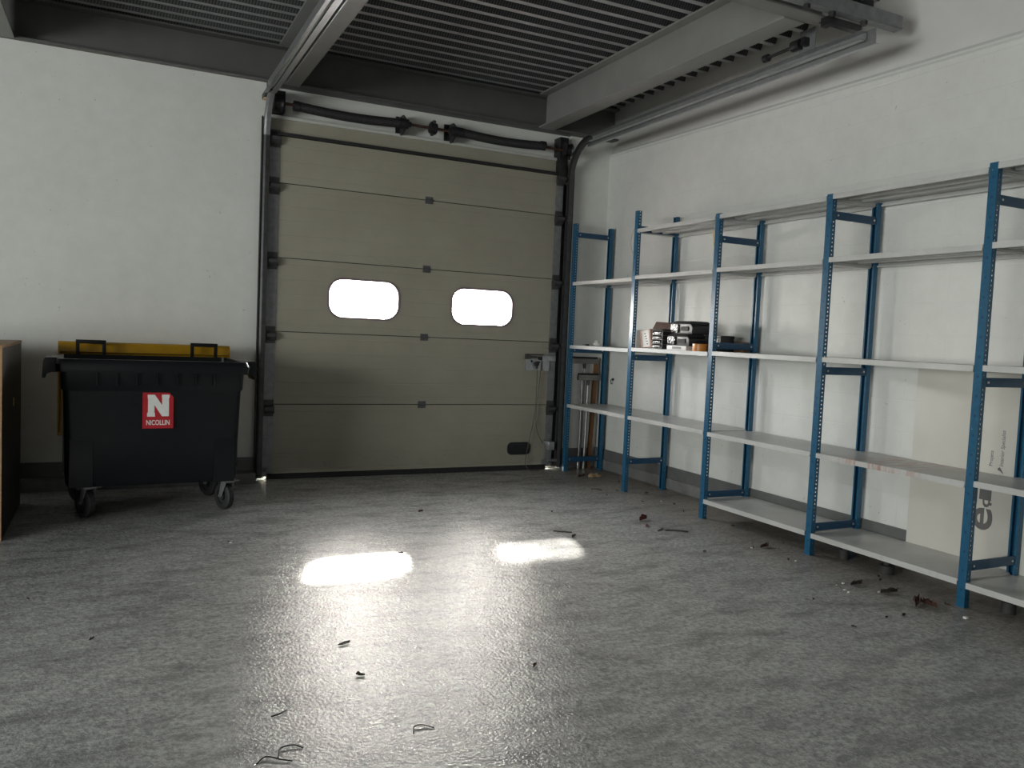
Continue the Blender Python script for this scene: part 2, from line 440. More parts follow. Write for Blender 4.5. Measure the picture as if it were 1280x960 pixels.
# ------------------------------------------------------------------ roof steelwork
def ibeam_y(mb, xc, w, y0, y1, z0, z1, tf=.014, tw=.01):
    mb.box(xc-w/2, xc+w/2, y0, y1, z0, z0+tf); mb.box(xc-w/2, xc+w/2, y0, y1, z1-tf, z1); mb.box(xc-tw/2, xc+tw/2, y0, y1, z0+tf, z1-tf)
def ibeam_x(mb, yc, w, x0, x1, z0, z1, tf=.014, tw=.01):
    mb.box(x0, x1, yc-w/2, yc+w/2, z0, z0+tf); mb.box(x0, x1, yc-w/2, yc+w/2, z1-tf, z1); mb.box(x0, x1, yc-tw/2, yc+tw/2, z0+tf, z1-tf)
def beam_thing(label, fn, mat, loc, bevel=.002):
    mb = MB(); fn(mb); mb.v = [tuple(Vector(v)-Vector(loc)) for v in mb.v]
    o = mb.build('steel_beam', mat, None, bevel); o.location = loc
    return tag(o, label, 'beam', 'roof beams')
zt = DECKZ-.002
beam_thing('dark grey steel beam running above the overhead door', lambda m: ibeam_x(m, .02, .18, XL, 4.43, 3.247, 3.55), M['beam_dark'], (1, .02, 3.247))
beam_thing('grey steel ceiling beam above the door rail beside the black bin', lambda m: ibeam_y(m, 1.255, .165, YB, -.055, 3.243, zt), M['beam'], (1.255, -2, 3.243))
beam_thing('grey steel ceiling beam nearest the shelving wall', lambda m: ibeam_y(m, 3.63, .165, -3.18, -.055, 3.243, zt), M['beam'], (3.63, -2, 3.243))
beam_thing('grey steel ceiling beam at the corner above the brown cabinet', lambda m: ibeam_y(m, -.745, .17, YB, -.055, 3.243, zt), M['beam'], (-.745, -2, 3.243))
beam_thing('grey steel cross beam over the end of the door rail', lambda m: ibeam_x(m, -3.245, .11, XL, 3.78, 3.247, 3.50, .012), M['beam'], (2, -3.245, 3.247))

# ------------------------------------------------------------------ sectional door
door = thing('door_1', None, None, (1.1, 0, 0), kind='structure')
D = Under(door)
Z0, PH = .634, .61
DX0, DX1 = 1.155, 3.875
seams = [.024]+[Z0+PH*k for k in range(4)]+[2.845]
WIN = [(1.952, 1.549, .628, .338), (3.075, 1.541, .622, .338)]
for i in range(5):
    za, zb = seams[i]+.003, seams[i+1]-.003
    if i == 2:                                   # the panel with the two portholes
        cu = bpy.data.curves.new('panel', 'CURVE'); cu.dimensions = '2D'; cu.fill_mode = 'BOTH'; cu.extrude = .02
        for loop in [[(DX0, za), (DX1, za), (DX1, zb), (DX0, zb)]]+[rounded(cx, cz, ww, hh, .125) for cx, cz, ww, hh in WIN]:
            sp = cu.splines.new('POLY'); sp.points.add(len(loop)-1); sp.use_cyclic_u = True
            for q, (a, b) in zip(sp.points, loop): q.co = (a-DX0, b-za, 0, 1)
        ob = bpy.data.objects.new('tmp', cu); COL.objects.link(ob)
        me = bpy.data.meshes.new_from_object(ob.evaluated_get(bpy.context.evaluated_depsgraph_get())); bpy.data.objects.remove(ob)
        me.transform(Matrix(((1, 0, 0, 0), (0, 0, -1, .02), (0, 1, 0, 0), (0, 0, 0, 1))))
        me.materials.clear(); me.materials.append(M['door'])
        o = bpy.data.objects.new('door_panel', me); COL.objects.link(o); o.parent = door
        o.location = (DX0-1.1, 0, za)
    else:
        o = MB().box(0, DX1-DX0, 0, .04, 0, zb-za).build('door_panel', M['door_low'] if i == 0 else M['door'], door, .0025)
        o.location = (DX0-1.1, 0, za)
for cx, cz, ww, hh in WIN:
    m = MB(); outer = rounded(cx, cz, ww+.016, hh+.016, .132); inner = rounded(cx, cz, ww-.02, hh-.02, .116); n = len(outer)
    for ya, yb in ((-.008, .15),):  # rim deepened outward to crop the sun patches on the floor
        vs = [(a, ya, b) for a, b in outer]+[(a, ya, b) for a, b in inner]+[(a, yb, b) for a, b in outer]+[(a, yb, b) for a, b in inner]
        fs = []
        for k in range(n):
            j = (k+1) % n
            fs += [(k, j, n+j, n+k), (n+k, n+j, 3*n+j, 3*n+k), (k, 2*n+k, 2*n+j, j), (2*n+k, 3*n+k, 3*n+j, 2*n+j)]
        m.add(vs, fs)
    fr = D.put(m, 'window_frame', M['frame'], label='oval window rim')
    pm = MB(); pl = rounded(cx, cz, ww-.018, hh-.018, .117); pm.add([(a, .03, b) for a, b in pl], [tuple(range(len(pl)))])
    pn = D.put(pm, 'window_pane', M['pane'], smooth=False); pn.parent = fr
# end strips (one per panel and side)
for i in range(5):
    za, zb = seams[i]+.006, seams[i+1]-.006
    if i < 4: D.put(MB().box(DX0+.01, DX1-.01, .012, .036, zb-.004, zb+.03), 'seam_gasket', M['rubber'])
    for side, (xa, xb) in enumerate(((1.117, 1.207), (3.795, 3.872))):
        m = MB().box(xa, xb, -.006, .0, za, zb)
        for zz in (za+.035, zb-.035):
            for xx in (xa+.022, xb-.022): m.tube([(xx, -.006, zz), (xx, -.0115, zz)], .008, 6)
        if i == 4: pass
        D.put(m, 'end_strip', M['galv_dull'])
# roller hinges at the seams, middle hinges
for i in range(1, 6):
    z = seams[i]
    for side, xa in ((-1, 1.165), (1, 3.835)):
        m = MB()
        m.box(xa-.045, xa+.045, -.03, -.007, z-.075, z-.018)
        m.prism([(-.03, z-.075), (-.062, z-.045), (-.062, z-.02), (-.03, z-.005)], 'x', xa-.038, xa+.038)
        m.box(xa-.04, xa+.04, -.012, -.006, z-.10, z+.04)
        for zz in (z-.092, z+.03):
            for dx in (-.025, .025): m.tube([(xa+dx, -.012, zz), (xa+dx, -.018, zz)], .007, 6)
        m.tube([(xa, -.045, z-.03), (xa+side*.09, -.045, z-.03)], .007, 8)
        m.tube([(xa+side*.075, -.045, z-.03), (xa+side*.10, -.045, z-.03)], .022, 12)
        D.put(m, 'roller_hinge', M['dark_metal'])
    if i < 5:
        m = MB(); m.box(2.478, 2.548, -.007, 0, z-.032, z-.005); m.box(2.478, 2.548, -.007, 0, z+.003, z+.03)
        m.tube([(2.478, -.008, z-.001), (2.548, -.008, z-.001)], .008, 8)
        for zz in (z-.022, z+.02):
            for dx in (2.492, 2.534): m.tube([(dx, -.007, zz), (dx, -.011, zz)], .005, 6)
        D.put(m, 'hinge', M['hinge'])
D.put(MB().box(1.165, 3.815, -.006, .03, .0005, .05), 'bottom_seal', M['rubber'])
D.put(MB().box(1.21, 3.79, -.010, -.001, .050, .075), 'bottom_rail', M['door'])
# bottom roller brackets with cable
for side, xa in ((-1, 1.155), (1, 3.825)):
    m = MB(); m.box(xa-.06, xa+.045, -.02, -.007, .055, .10); m.box(xa-.035, xa+.035, -.03, -.007, .12, .205); m.box(xa-.032, xa+.032, -.014, -.007, .20, .36)
    for zz in (.075, .15, .18, .25, .30): m.tube([(xa, -.03, zz), (xa, -.036, zz)], .010, 6)
    m.tube([(xa, -.03, .09), (xa+side*.1, -.03, .09)], .014, 8)
    D.put(m, 'bottom_bracket', M['galv_dull'])
m = MB(); m.box(3.80, 3.86, -.09, -.02, .20, .28); m.box(3.755, 3.81, -.05, -.02, .235, .285); D.put(m, 'slack_cable_switch', M['galv'], .004)
# latch plate with slide bolt, finger recess near the floor
m = MB(); m.box(3.548, 3.715, -.012, -.001, .968, 1.075)
lp = D.put(m, 'latch_plate', M['galv'], .002)
m = MB(); m.box(3.535, 3.555, -.035, -.012, 1.075, 1.125); m.box(3.545, 3.73, -.022, -.012, 1.112, 1.125); m.box(3.60, 3.66, -.03, -.012, 1.085, 1.105)
D.put(m, 'slide_bolt', M['dark_metal'], parent=lp)
m = MB(); m.tube([(3.695, -.012, 1.085), (3.695, -.035, 1.085)], .018, 10); m.tube([(3.655, -.012, 1.03), (3.655, -.05, 1.03)], .02, 10); m.box(3.645, 3.665, -.045, -.035, .985, 1.03); m.box(3.66, 3.70, -.02, -.012, 1.04, 1.055)
m.tube([(3.61, -.012, 1.055), (3.61, -.016, 1.055)], .011, 8)
D.put(m, 'lock_knob', M['black_metal'], parent=lp)
m = MB(); m.box(3.725, 3.80, -.02, -.007, .965, 1.10); m.box(3.715, 3.86, -.034, -.02, 1.062, 1.112); D.put(m, 'keeper_bracket', M['galv'], .002)
m = MB(); m.prism(rounded(3.514, .212, .242, .122, .045), 'y', -.010, -.001)
hr = D.put(m, 'finger_recess', M['handle_dark'], .002)
m = MB(); m.prism(rounded(3.525, .212, .175, .08, .03), 'y', -.013, -.0095)
m.tube([(3.425, -.0105, .235), (3.425, -.014, .235)], .005, 6); m.tube([(3.425, -.0105, .195), (3.425, -.014, .195)], .005, 6)
D.put(m, 'recess_cup', M['black_plastic'], parent=hr)
# lintel: black strip put in for the dark gap over the door and beige cover panel above the door
struct(MB().box(1.075, 3.985, .03, .0845, 2.872, 2.985).build('trim_3', M['door'], bevel=.003))
struct(MB().box(1.09, 3.96, -.02, .084, 2.846, 2.871).build('trim_4', M['rubber'], bevel=.003))
struct(MB().box(1.075, 3.985, .015, .0845, 2.985, 3.012).build('trim_5', M['leather_grey'], bevel=.006))

# ------------------------------------------------------------------ door tracks
def track(x_side, x0, label, xin, yend, zr):
    s = x_side
    t = thing('door_track', label, 'door track', (x0, 0, 0)); U = Under(t)
    R_ = .33; zc = zr-R_
    pathv = [(x0, -.055, .03), (x0, -.055, zc)]
    arc = [(x0, -.055-R_*(1-cos(radians(a))), zc+R_*sin(radians(a))) for a in range(0, 91, 9)]
    path = pathv[:1]+arc+[(x0, yend, zr)]
    tang = []
    for i in range(len(path)):
        a, b = Vector(path[max(i-1, 0)]), Vector(path[min(i+1, len(path)-1)]); tang.append((b-a).normalized())
    X = Vector((1, 0, 0))
    # C shaped roller track: thin folded strip
    c = [(-.028, -.026), (-.022, -.028), (.006, -.030), (.020, -.022), (.024, 0), (.020, .022), (.006, .030), (-.022, .028), (-.028, .026), (-.022, .024), (.004, .0265), (.017, .019), (.021, 0), (.017, -.019), (.004, -.0265), (-.022, -.024)]
    c = [(u*s, v) for u, v in c]
    U.put(MB().sweep(path[:1]+[arc[0]], c, lambda i: (X, X.cross(tang[0]))), 'vertical_track', M['dark_metal'])
    U.put(MB().sweep(arc, c, lambda i: (X, X.cross(tang[min(i+1, len(path)-2)]))), 'curved_track', M['dark_metal'] if s > 0 else M['galv_dull'])
    U.put(MB().sweep([arc[-1], (x0, yend, zr)], c, lambda i: (X, X.cross(Vector((0, -1, 0))))), 'horizontal_track', M['galv'])
    # wall angle beside the vertical run, plus a black plate added to darken the gap
    m = MB(); m.box(*sorted((x0-s*.06, x0+s*.045)), .052 if s > 0 else .050, .072, .03, 2.775)
    m.box(*sorted((x0+s*.028, x0+s*.034)), -.065, .0495 if s > 0 else -.021, .03, zc+.15); m.box(*sorted((x0-s*.02, x0+s*.036)), -.018, -.012, .03, zc+.1)
    U.put(m, 'wall_angle', M['black_metal'])
    # reinforcing angle under/beside the horizontal run
    m = MB(); ya = arc[-3][1]
    m.box(*sorted((x0+s*.030, x0+s*.034)), yend-.06, ya, zr-.055, zr+.035); m.box(*sorted((x0+s*.034, x0+s*.056)), yend-.06, ya, zr-.055, zr-.051)
    U.put(m, 'rail_angle', M['galv'])
    return t, U
tR, UR = track(1, 3.925, 'galvanised door track curving up beside the first blue upright', 3.92, -3.44, 3.135)
tL, UL = track(-1, 1.085, 'galvanised door track rising between the black bin and the door', 1.1, -6.5, 3.15)
# bright flat bar on the left run, strip of tan tape at its end
UL.put(MB().box(1.075, 1.115, -3.2, -.30, 3.098, 3.104).box(1.132, 1.138, -3.2, -.62, 3.10, 3.14), 'rail_lip', M['galv'])
UL.put(MB().box(1.052, 1.122, -.115, -.062, 3.093, 3.1045), 'marking_tape', M['tan_tape'], label='tan tape band')
UL.put(MB().box(1.05, 1.096, -.33, -.022, 3.105, 3.145), 'end_bracket', M['black_metal'], .003)
# spring buffer at the far end of the right run
m = MB(); m.box(3.956, 3.963, -3.03, -2.90, 3.17, 3.325); UR.put(m, 'buffer_plate', M['galv_dull'])
m = MB(); m.tube([(3.94, -2.965, 3.24), (3.938, -2.63, 3.235)], .011, 8); m.tube([(3.939, -2.64, 3.235), (3.938, -2.60, 3.235)], .026, 12); m.tube([(3.94, -2.93, 3.24), (3.94, -2.86, 3.24)], .035, 12); m.box(3.91, 3.956, -2.985, -2.955, 3.215, 3.265)
UR.put(m, 'spring_buffer', M['black_metal'])
# hanger strut between cross beam and rail end, ceiling channel with its rods
t = thing('hanger_strut', 'dark angle strut joining the cross beam to the rail end', 'strut', (3.9, -3.3, 3.2)); U = Under(t)
m = MB(); m.box(3.74, 4.02, -3.335, -3.33, 3.205, 3.245); m.box(3.74, 4.02, -3.33, -3.295, 3.205, 3.21); U.put(m, 'angle_bar', M['dark_metal'])
m = MB(); m.box(3.74, 3.785, -3.345, -3.28, 3.195, 3.246); U.put(m, 'clamp', M['black_metal'], .004)
t = thing('ceiling_channel', 'grey steel channel hung on black rods above the rail end', 'channel', (3.6, -3.4, 3.25)); U = Under(t)
m = MB(); m.box(2.6, 4.27, -3.415, -3.41, 3.245, 3.325); m.box(2.6, 4.27, -3.41, -3.355, 3.245, 3.25); m.box(2.6, 4.27, -3.41, -3.355, 3.32, 3.325); m.box(2.6, 4.27, -3.36, -3.355, 3.25, 3.265); m.box(2.6, 4.27, -3.36, -3.355, 3.305, 3.32); m.box(2.6, 4.27, -3.419, -3.415, 3.252, 3.258)
U.put(m, 'channel_section', M['galv_dull'])
for x in (3.52, 3.72, 3.98):
    m = MB(); m.tube([(x, -3.385, 3.25), (x, -3.385, DECKZ-.001)], .012, 8); m.box(x-.03, x+.03, -3.42, -3.35, 3.325, 3.36); m.tube([(x, -3.385, 3.222), (x, -3.385, 3.246)], .02, 6)
    U.put(m, 'hanger_rod', M['black_metal'])

# ------------------------------------------------------------------ torsion spring assembly
ts = thing('torsion_spring_shaft', 'rusty shaft with two black torsion springs over the door', 'spring shaft', (2.55, -.08, 3.08)); U = Under(ts)
YS, ZS = -.085, 3.078
U.put(MB().tube([(1.112, YS, ZS+.008), (3.89, YS, ZS-.012)], .0125, 10), 'shaft', simple('rusty_shaft', (.06, .028, .02), .6, .3))
for xa, xb in ((1.30, 2.215), (2.74, 3.60)):
    path, rad = [], []
    n_ = int((xb-xa)/.006)
    for k in range(n_+1):
        tt = k/n_; path.append((xa+(xb-xa)*tt, YS, ZS+.003-.02*sin(pi*tt)*1.0-.004*tt)); rad.append(.037+.003*(k % 2))
    sp = U.put(MB().tube(path, rad, 14), 'torsion_spring', M['rubber'])
    for xc in (xa+.012, xb-.012):
        U.put(MB().tube([(xc-.022, YS, ZS), (xc+.022, YS, ZS)], .043, 14), 'spring_cone', M['black_metal'], parent=sp)
for xc, w_ in ((2.235, .03), (2.70, .04)):
    m = MB(); m.prism([(.084, 2.995), (-.04, 2.995), (-.125, ZS-.03), (-.125, ZS+.03), (-.05, 3.16), (.084, 3.16)], 'x', xc-.006, xc+.006)
    m.box(xc-w_, xc+w_, .07, .0845, 2.99, 3.17); m.tube([(xc-w_, YS, ZS), (xc+w_, YS, ZS)], .042, 14)
    m.tube([(xc-.055, YS, ZS), (xc+.055, YS, ZS)], .024, 10)
    U.put(m, 'bearing_bracket', M['black_metal'], .002)
m = MB(); m.tube([(2.465, YS, ZS-.002), (2.525, YS, ZS-.002)], .048, 8)
for a in range(0, 360, 60): m.tube([(2.495, YS+.046*cos(radians(a)), ZS+.046*sin(radians(a))), (2.495, YS+.066*cos(radians(a)), ZS+.066*sin(radians(a)))], .014, 6)
U.put(m, 'shaft_coupling', M['black_metal'])
for xc in (1.165, 3.855):
    m = MB(); m.tube([(xc-.035, YS, ZS), (xc-.02, YS, ZS), (xc+.02, YS, ZS), (xc+.035, YS, ZS)], [.062, .05, .05, .062], 20)
    U.put(m, 'cable_drum', M['black_metal'])
    m = MB(); m.box(xc-.048, xc+.065, -.06, .0845 if xc < 3 else .0845, 3.02, 3.19) if xc < 3 else m.box(xc-.055, xc+.035, -.04, .0845, 2.78, 3.20)
    U.put(m, 'end_bearing_plate', M['black_metal'], .004)

# pull cord on the latch
def cord_path(pts, n=10):
    out = []
    P_ = [Vector(p) for p in pts]
    for i in range(len(P_)-1):
        a, b, c, d_ = P_[max(i-1, 0)], P_[i], P_[i+1], P_[min(i+2, len(P_)-1)]
        for k in range(n):
            t = k/n; out.append(.5*((2*b)+(-a+c)*t+(2*a-5*b+4*c-d_)*t*t+(-a+3*b-3*c+d_)*t**3))
    return out+[P_[-1]]
m = MB(); m.tube(cord_path([(3.655, -.05, 1.0), (3.66, -.045, .8), (3.655, -.04, .55), (3.618, -.04, .345), (3.575, -.045, .13), (3.575, -.06, .05), (3.61, -.09, .006), (3.70, -.10, .006)]), .0035, 6)
m.tube(cord_path([(3.70, -.045, 1.06), (3.69, -.045, .9), (3.668, -.04, .55), (3.70, -.035, .36), (3.78, -.05, .235)]), .003, 6)
tag(m.build('pull_cord', M['cord'], org=(3.65, -.05, .006)), 'thin grey pull cord dangling from the latch down the door', 'cord')

# ------------------------------------------------------------------ shelving run
XF, XBK = 3.94, 4.335
PY = [-.138+0.0-1.038*k for k in range(6)]     # post centre lines
PHT = [2.385, 2.385, 2.245, 2.245, 2.262, 2.262]
BARS = [[.115, 1.178, 2.28], [.262, 1.152, 2.235], [.18, 1.285, 2.062], [.177, 1.16, 2.118], [.215, 1.162, 2.08], [.215, 1.162, 2.08]]
rack = thing('shelving_rack', 'long blue and grey boltless metal shelving run along the white wall', 'shelving', (4.15, -2.7, 0)); U = Under(rack)
def post(h, flip):
    m = MB(); w_, dd, th = .045, .036, .0022; s = -1 if flip else 1
    def bx(x0, x1, y0, y1): m.box(*sorted((s*x0, s*x1)), y0, y1, 0.006, h)
    bx(0, th, -w_/2, w_/2); bx(th, dd, -w_/2, -w_/2+th); bx(th, dd, w_/2-th, w_/2)
    bx(dd-th, dd, -w_/2+th, -w_/2+.011); bx(dd-th, dd, w_/2-.011, w_/2-th)
    m.box(*sorted((s*-.001, s*(dd+.003))), -w_/2-.002, w_/2+.002, 0.0, .006)
    return m
for k in range(6):
    fr = bpy.data.objects.new('upright_frame', None); COL.objects.link(fr); fr.parent = rack
    fr.location = Vector((XF, PY[k], 0))-U.o; fr.empty_display_size = .1
    o = post(PHT[k], False).build('front_post', M['post'], fr)
    o = post(PHT[k]-.012, True).build('rear_post', M['post'], fr); o.location = (XBK+.036-XF, 0, 0)
    for z in BARS[k]:
        m = MB(); m.box(.012, XBK-XF+.02, -.0195, -.0165, -.024, .024); m.box(.012, XBK-XF+.02, -.0165, -.004, .021, .024); m.box(.012, XBK-XF+.02, -.0165, -.004, -.024, -.021)
        m.mat(1)
        for x in (.055, XBK-XF-.025): m.tube([(x, -.0195, 0), (x, -.0245, 0)], .0075, 6)
        o = m.build('crossbar', [M['bar'], M['bolt']], fr, .001); o.location = (0, 0, z)
def shelf(k, z, mat='shelf', label=None):
    ya, yb = PY[k+1]+.0015, PY[k]-.0015       # y range between post centre lines
    m = MB(); x0, x1 = XF-.004, 4.376; t = .0015
    xa, xb = XF+.0385, XBK-.0005                # plate notched between the posts at its corners
    c = .0235
    m.box(xa, xb, ya, yb, z-t, z)
    m.box(x0, xa, ya+c, yb-c, z-t, z); m.box(xb, x1, ya+c, yb-c, z-t, z)
    H_ = .031
    m.box(x0, x0+t, ya+c, yb-c, z-H_, z-t); m.box(x0+t, x0+.016, ya+c, yb-c, z-H_, z-H_+t); m.box(x0+.016, x0+.016+t, ya+c, yb-c, z-H_, z-H_+.010)
    m.box(x1-t, x1, ya+c, yb-c, z-H_, z-t); m.box(x1-.016, x1-t, ya+c, yb-c, z-H_, z-H_+t); m.box(x1-.016-t, x1-.016, ya+c, yb-c, z-H_, z-H_+.010)
    m.box(xa, xb, ya, ya+t, z-H_, z-t); m.box(xa, xb, yb-t, yb, z-H_, z-t)
    m.box(xa, xb, ya+t, ya+.014, z-H_, z-H_+t); m.box(xa, xb, yb-.014, yb-t, z-H_, z-H_+t)
    for xm in (4.11, 4.22): m.prism([(xm-.03, z-t), (xm-.018, z-.018), (xm+.018, z-.018), (xm+.03, z-t)], 'y', ya+.01, yb-.01)
    o = U.put(m, 'shelf', M[mat], label=label)
    cl = MB()
    for yy in (ya+.006, yb-.006):
        cl.box(XF+.006, XF+.034, yy-.004, yy+.004, z-.046, z-.033)
    return o
for k, z in ((2, .147), (3, .142), (4, .134)): shelf(k, z)
for k, z in enumerate((.657, .655, .648, .648, .66)): shelf(k, z, 'shelf_red' if k == 3 else 'shelf', 'shelf with red scuffs' if k == 3 else None)
for k, z in enumerate((1.225, 1.236, 1.242, 1.245, 1.249)): shelf(k, z)
for k, z in enumerate((1.828, 1.841, 1.85, 1.858, 1.864)): shelf(k, z)
for k, z in ((1, 2.231), (2, 2.236), (3, 2.242), (4, 2.258)): shelf(k, z)

# ------------------------------------------------------------------ wheeled bin
bin_ = thing('wheeled_bin', 'black four wheeled waste container with its yellow lid hanging behind', 'waste bin', (.243, -.835, 0), radians(2.5))
HW, HD = .535, .375      # half width/depth at the rim
zb0, zb1 = .212, 1.015
def ring(hw, hdf, hdb, z, r, n=5):
    pts = []; hw *= 1.04
    for sx, sy, a0 in ((1, 1, 0), (-1, 1, 90), (-1, -1, 180), (1, -1, 270)):
        for k in range(n+1):
            a = radians(a0+90*k/n); hd = hdb if sy > 0 else hdf
            pts.append((sx*(hw-r)+r*cos(a), sy*(hd-r)+r*sin(a), z))
    return pts
levels = [(.492, .318, .30, zb0, .06), (.503, .330, .32, zb0+.03, .07), (.508, .339, .33, .50, .06), (.517, .349, .34, .825, .05), (.519, .350, .342, .835, .045), (.527, .352, .35, .84, .045), (.531, .358, .355, .95, .045)]
m = MB(); rings = [ring(*l) for l in levels]; n = len(rings[0])
inner = [ring(.515, .345, .345, .95, .04), ring(.47, .30, .29, .30, .05)]
allr = rings+inner
vs = [v for r in allr for v in r]; fs = [tuple(reversed(range(n)))]
for i in range(len(allr)-1):
    for k in range(n): fs.append((i*n+k, i*n+(k+1) % n, (i+1)*n+(k+1) % n, (i+1)*n+k))
fs.append(tuple(range((len(allr)-1)*n, len(allr)*n)))
m.add(vs, fs)
# wheel housings: front corners step forward below mid height, ribs under the rim
for sx in (-1, 1):
    x0_, x1_ = (sx*.365, sx*.500)
    xa, xb = min(x0_, x1_), max(x0_, x1_)
    m.hexa([(xa, -.336, .213), (xb, -.336, .213), (xb, -.30, .213), (xa, -.30, .213)], [(xa+.004, -.3455, .50), (xb-.004, -.3455, .50), (xb-.004, -.30, .60), (xa+.004, -.30, .60)])
for x in (-.35, -.235, -.12, .0, .12, .235, .35): m.box(x-.004, x+.004, -.376, -.35, .87, .95)
for sx in (-1, 1):
    for yy in (-.22, .0, .22): m.box(*sorted((sx*.49, sx*.536)), yy-.012, yy+.012, .30, .95)
m.box(-.538, -.49, .20, .30, .25, .95)
body = m.build('body', M['bin'], bin_)
# rim
m = MB(); a_ = ring(.556, .392, .385, .952, .05); b_ = ring(.560, .396, .389, 1.0, .05); c_ = ring(.548, .384, .377, 1.032, .05); d_ = ring(.515, .352, .345, 1.032, .04); e_ = ring(.513, .350, .343, .952, .04)
rr = [a_, b_, c_, d_, e_]; vs = [v for r in rr for v in r]; fs = []
for i in range(5):
    for k in range(n): fs.append((i*n+k, i*n+(k+1) % n, ((i+1) % 5)*n+(k+1) % n, ((i+1) % 5)*n+k))
m.add(vs, fs); m.build('rim', M['bin'], bin_)
# lifting trunnions on both sides
for sx in (-1, 1):
    m = MB()
    m.prism([(sx*.56, 1.034), (sx*.636, 1.034), (sx*.648, 1.01), (sx*.654, .905), (sx*.634, .905), (sx*.626, .932), (sx*.60, .942), (sx*.56, .942)], 'y', -.27, -.05)
    m.box(*sorted((sx*.555, sx*.60)), -.05, .25, .955, 1.028)
    m.tube([(sx*.60, -.16, .985), (sx*.64, -.16, .985)], .02, 10)
    m.build('lifting_arm', M['bin'], bin_, .004)
# hinge handles standing on the rear rim
for xc in (-.37, .383):
    m = MB(); hw = .083
    for s in (-1, 1): m.box(xc+s*hw-.012, xc+s*hw+.012, .345, .375, 1.03, 1.125)
    m.box(xc-hw-.012, xc+hw+.012, .343, .377, 1.108, 1.135)
    m.build('rear_handle', M['bin'], bin_, .004)
# lid hanging open behind
m = MB()
prof = [(.44, 1.045), (.455, 1.105), (.475, 1.118), (.50, 1.112), (.52, 1.06), (.545, .75), (.545, .50), (.525, .44), (.505, .44), (.515, .50), (.515, .75), (.495, 1.04), (.48, 1.075), (.465, 1.04)]
m.prism(prof, 'x', -.575, .585)
for x in (-.575, .570): m.prism([(.44, 1.05), (.46, 1.11), (.49, 1.115), (.515, 1.06), (.54, .75), (.54, .5), (.52, .445), (.48, .50), (.455, .8)], 'x', x, x+.015)
m.build('lid', M['bin_lid'], bin_, .006)
# sticker on the front, in the tilted plane of the front wall
m = MB(); T = Matrix.Translation((.01, -.3545, .705)) @ Matrix.Rotation(radians(-2.2), 4, 'X') @ Matrix.Rotation(radians(90), 4, 'X')
SW, SH = .093, .117
pts = [(-SW, -SH), (SW, -SH), (SW, SH-.03), (SW-.026, SH), (-SW, SH)]
m.add([T @ Vector((a, b, z)) for z in (-.004, .0012) for a, b in pts], [(4, 3, 2, 1, 0), (5, 6, 7, 8, 9)]+[(i, (i+1) % 5, 5+(i+1) % 5, 5+i) for i in range(5)])
st = m.build('sticker', M['red'], bin_, smooth=False); st['label'] = 'red sticker with a white letter N'
NP = [(-.063, .103), (-.020, .103), (.0235, .035), (.0235, .083), (.022, .083), (.022, .104), (.068, .104), (.068, .083), (.065, .083), (.065, -.038), (.024, -.038), (-.022, .035), (-.022, -.016), (-.019, -.016), (-.019, -.040), (-.066, -.040), (-.066, -.018), (-.061, -.012), (-.061, .076), (-.063, .080)]
m = MB(); nn = len(NP)
m.add([T @ Vector((a, b, z)) for z in (.001, .0022) for a, b in NP], [tuple(reversed(range(nn))), tuple(range(nn, 2*nn))]+[(i, (i+1) % nn, nn+(i+1) % nn, nn+i) for i in range(nn)])
m.build('letter', M['white'], st, smooth=False)
me = text_mesh('NICOLLIN', .046, .0006, 0, .0007)
xs = [v.co.x for v in me.vertices]; wx = max(xs)-min(xs); mx_ = (max(xs)+min(xs))/2
me.transform(T @ Matrix.Translation((0, -.094, .0018)) @ Matrix.Diagonal((.140/wx, 1.0, 1, 1)) @ Matrix.Translation((-mx_, 0, 0)))
me.materials.clear(); me.materials.append(M['white'])
o = bpy.data.objects.new('lettering', me); COL.objects.link(o); o.parent = st
# casters
def caster(loc, rz):
    c = bpy.data.objects.new('caster', None); COL.objects.link(c); c.parent = bin_; c.location = (loc[0], loc[1], 0); c.rotation_euler = (0, 0, rz); c.empty_display_size = .05
    m = MB(); m.box(-.058, .058, -.05, .05, .204, .2125); m.tube([(0, 0, .199), (0, 0, .204)], .035, 14)
    for s in (-1, 1):
        m.prism([(-.03, .199), (.03, .199), (.055, .098), (.035, .085), (.018, .10)], 'x', s*.032-.002, s*.032+.002)
    m.box(-.034, .034, -.03, .03, .194, .199); m.tube([(-.042, .04, .1), (.042, .04, .1)], .009, 8)
    m.build('fork', M['fork'], c, .001)
    m = MB(); prof = [(-.024, .055), (-.024, .080), (-.018, .091), (0, .094), (.018, .091), (.024, .080), (.024, .055), (.012, .05), (.012, .03), (.026, .028), (.026, .008)]
    nseg = 32; full = [(-.026, .008), (-.026, .028), (-.012, .03), (-.012, .05)]+prof
    np_ = len(full); vs = [(a, .04+r*cos(2*pi*k/nseg), .094+r*sin(2*pi*k/nseg)) for k in range(nseg) for a, r in full]
    fs = [(k*np_+i, k*np_+i+1, ((k+1) % nseg)*np_+i+1, ((k+1) % nseg)*np_+i) for k in range(nseg) for i in range(np_-1)]
    m.add(vs, fs); m.build('wheel', M['tyre'], c)
    return c
for x, y, r in ((-.385, -.275, .5), (.47, -.275, .42), (-.39, .24, .9), (.44, .23, .5)): caster((x, y), r)

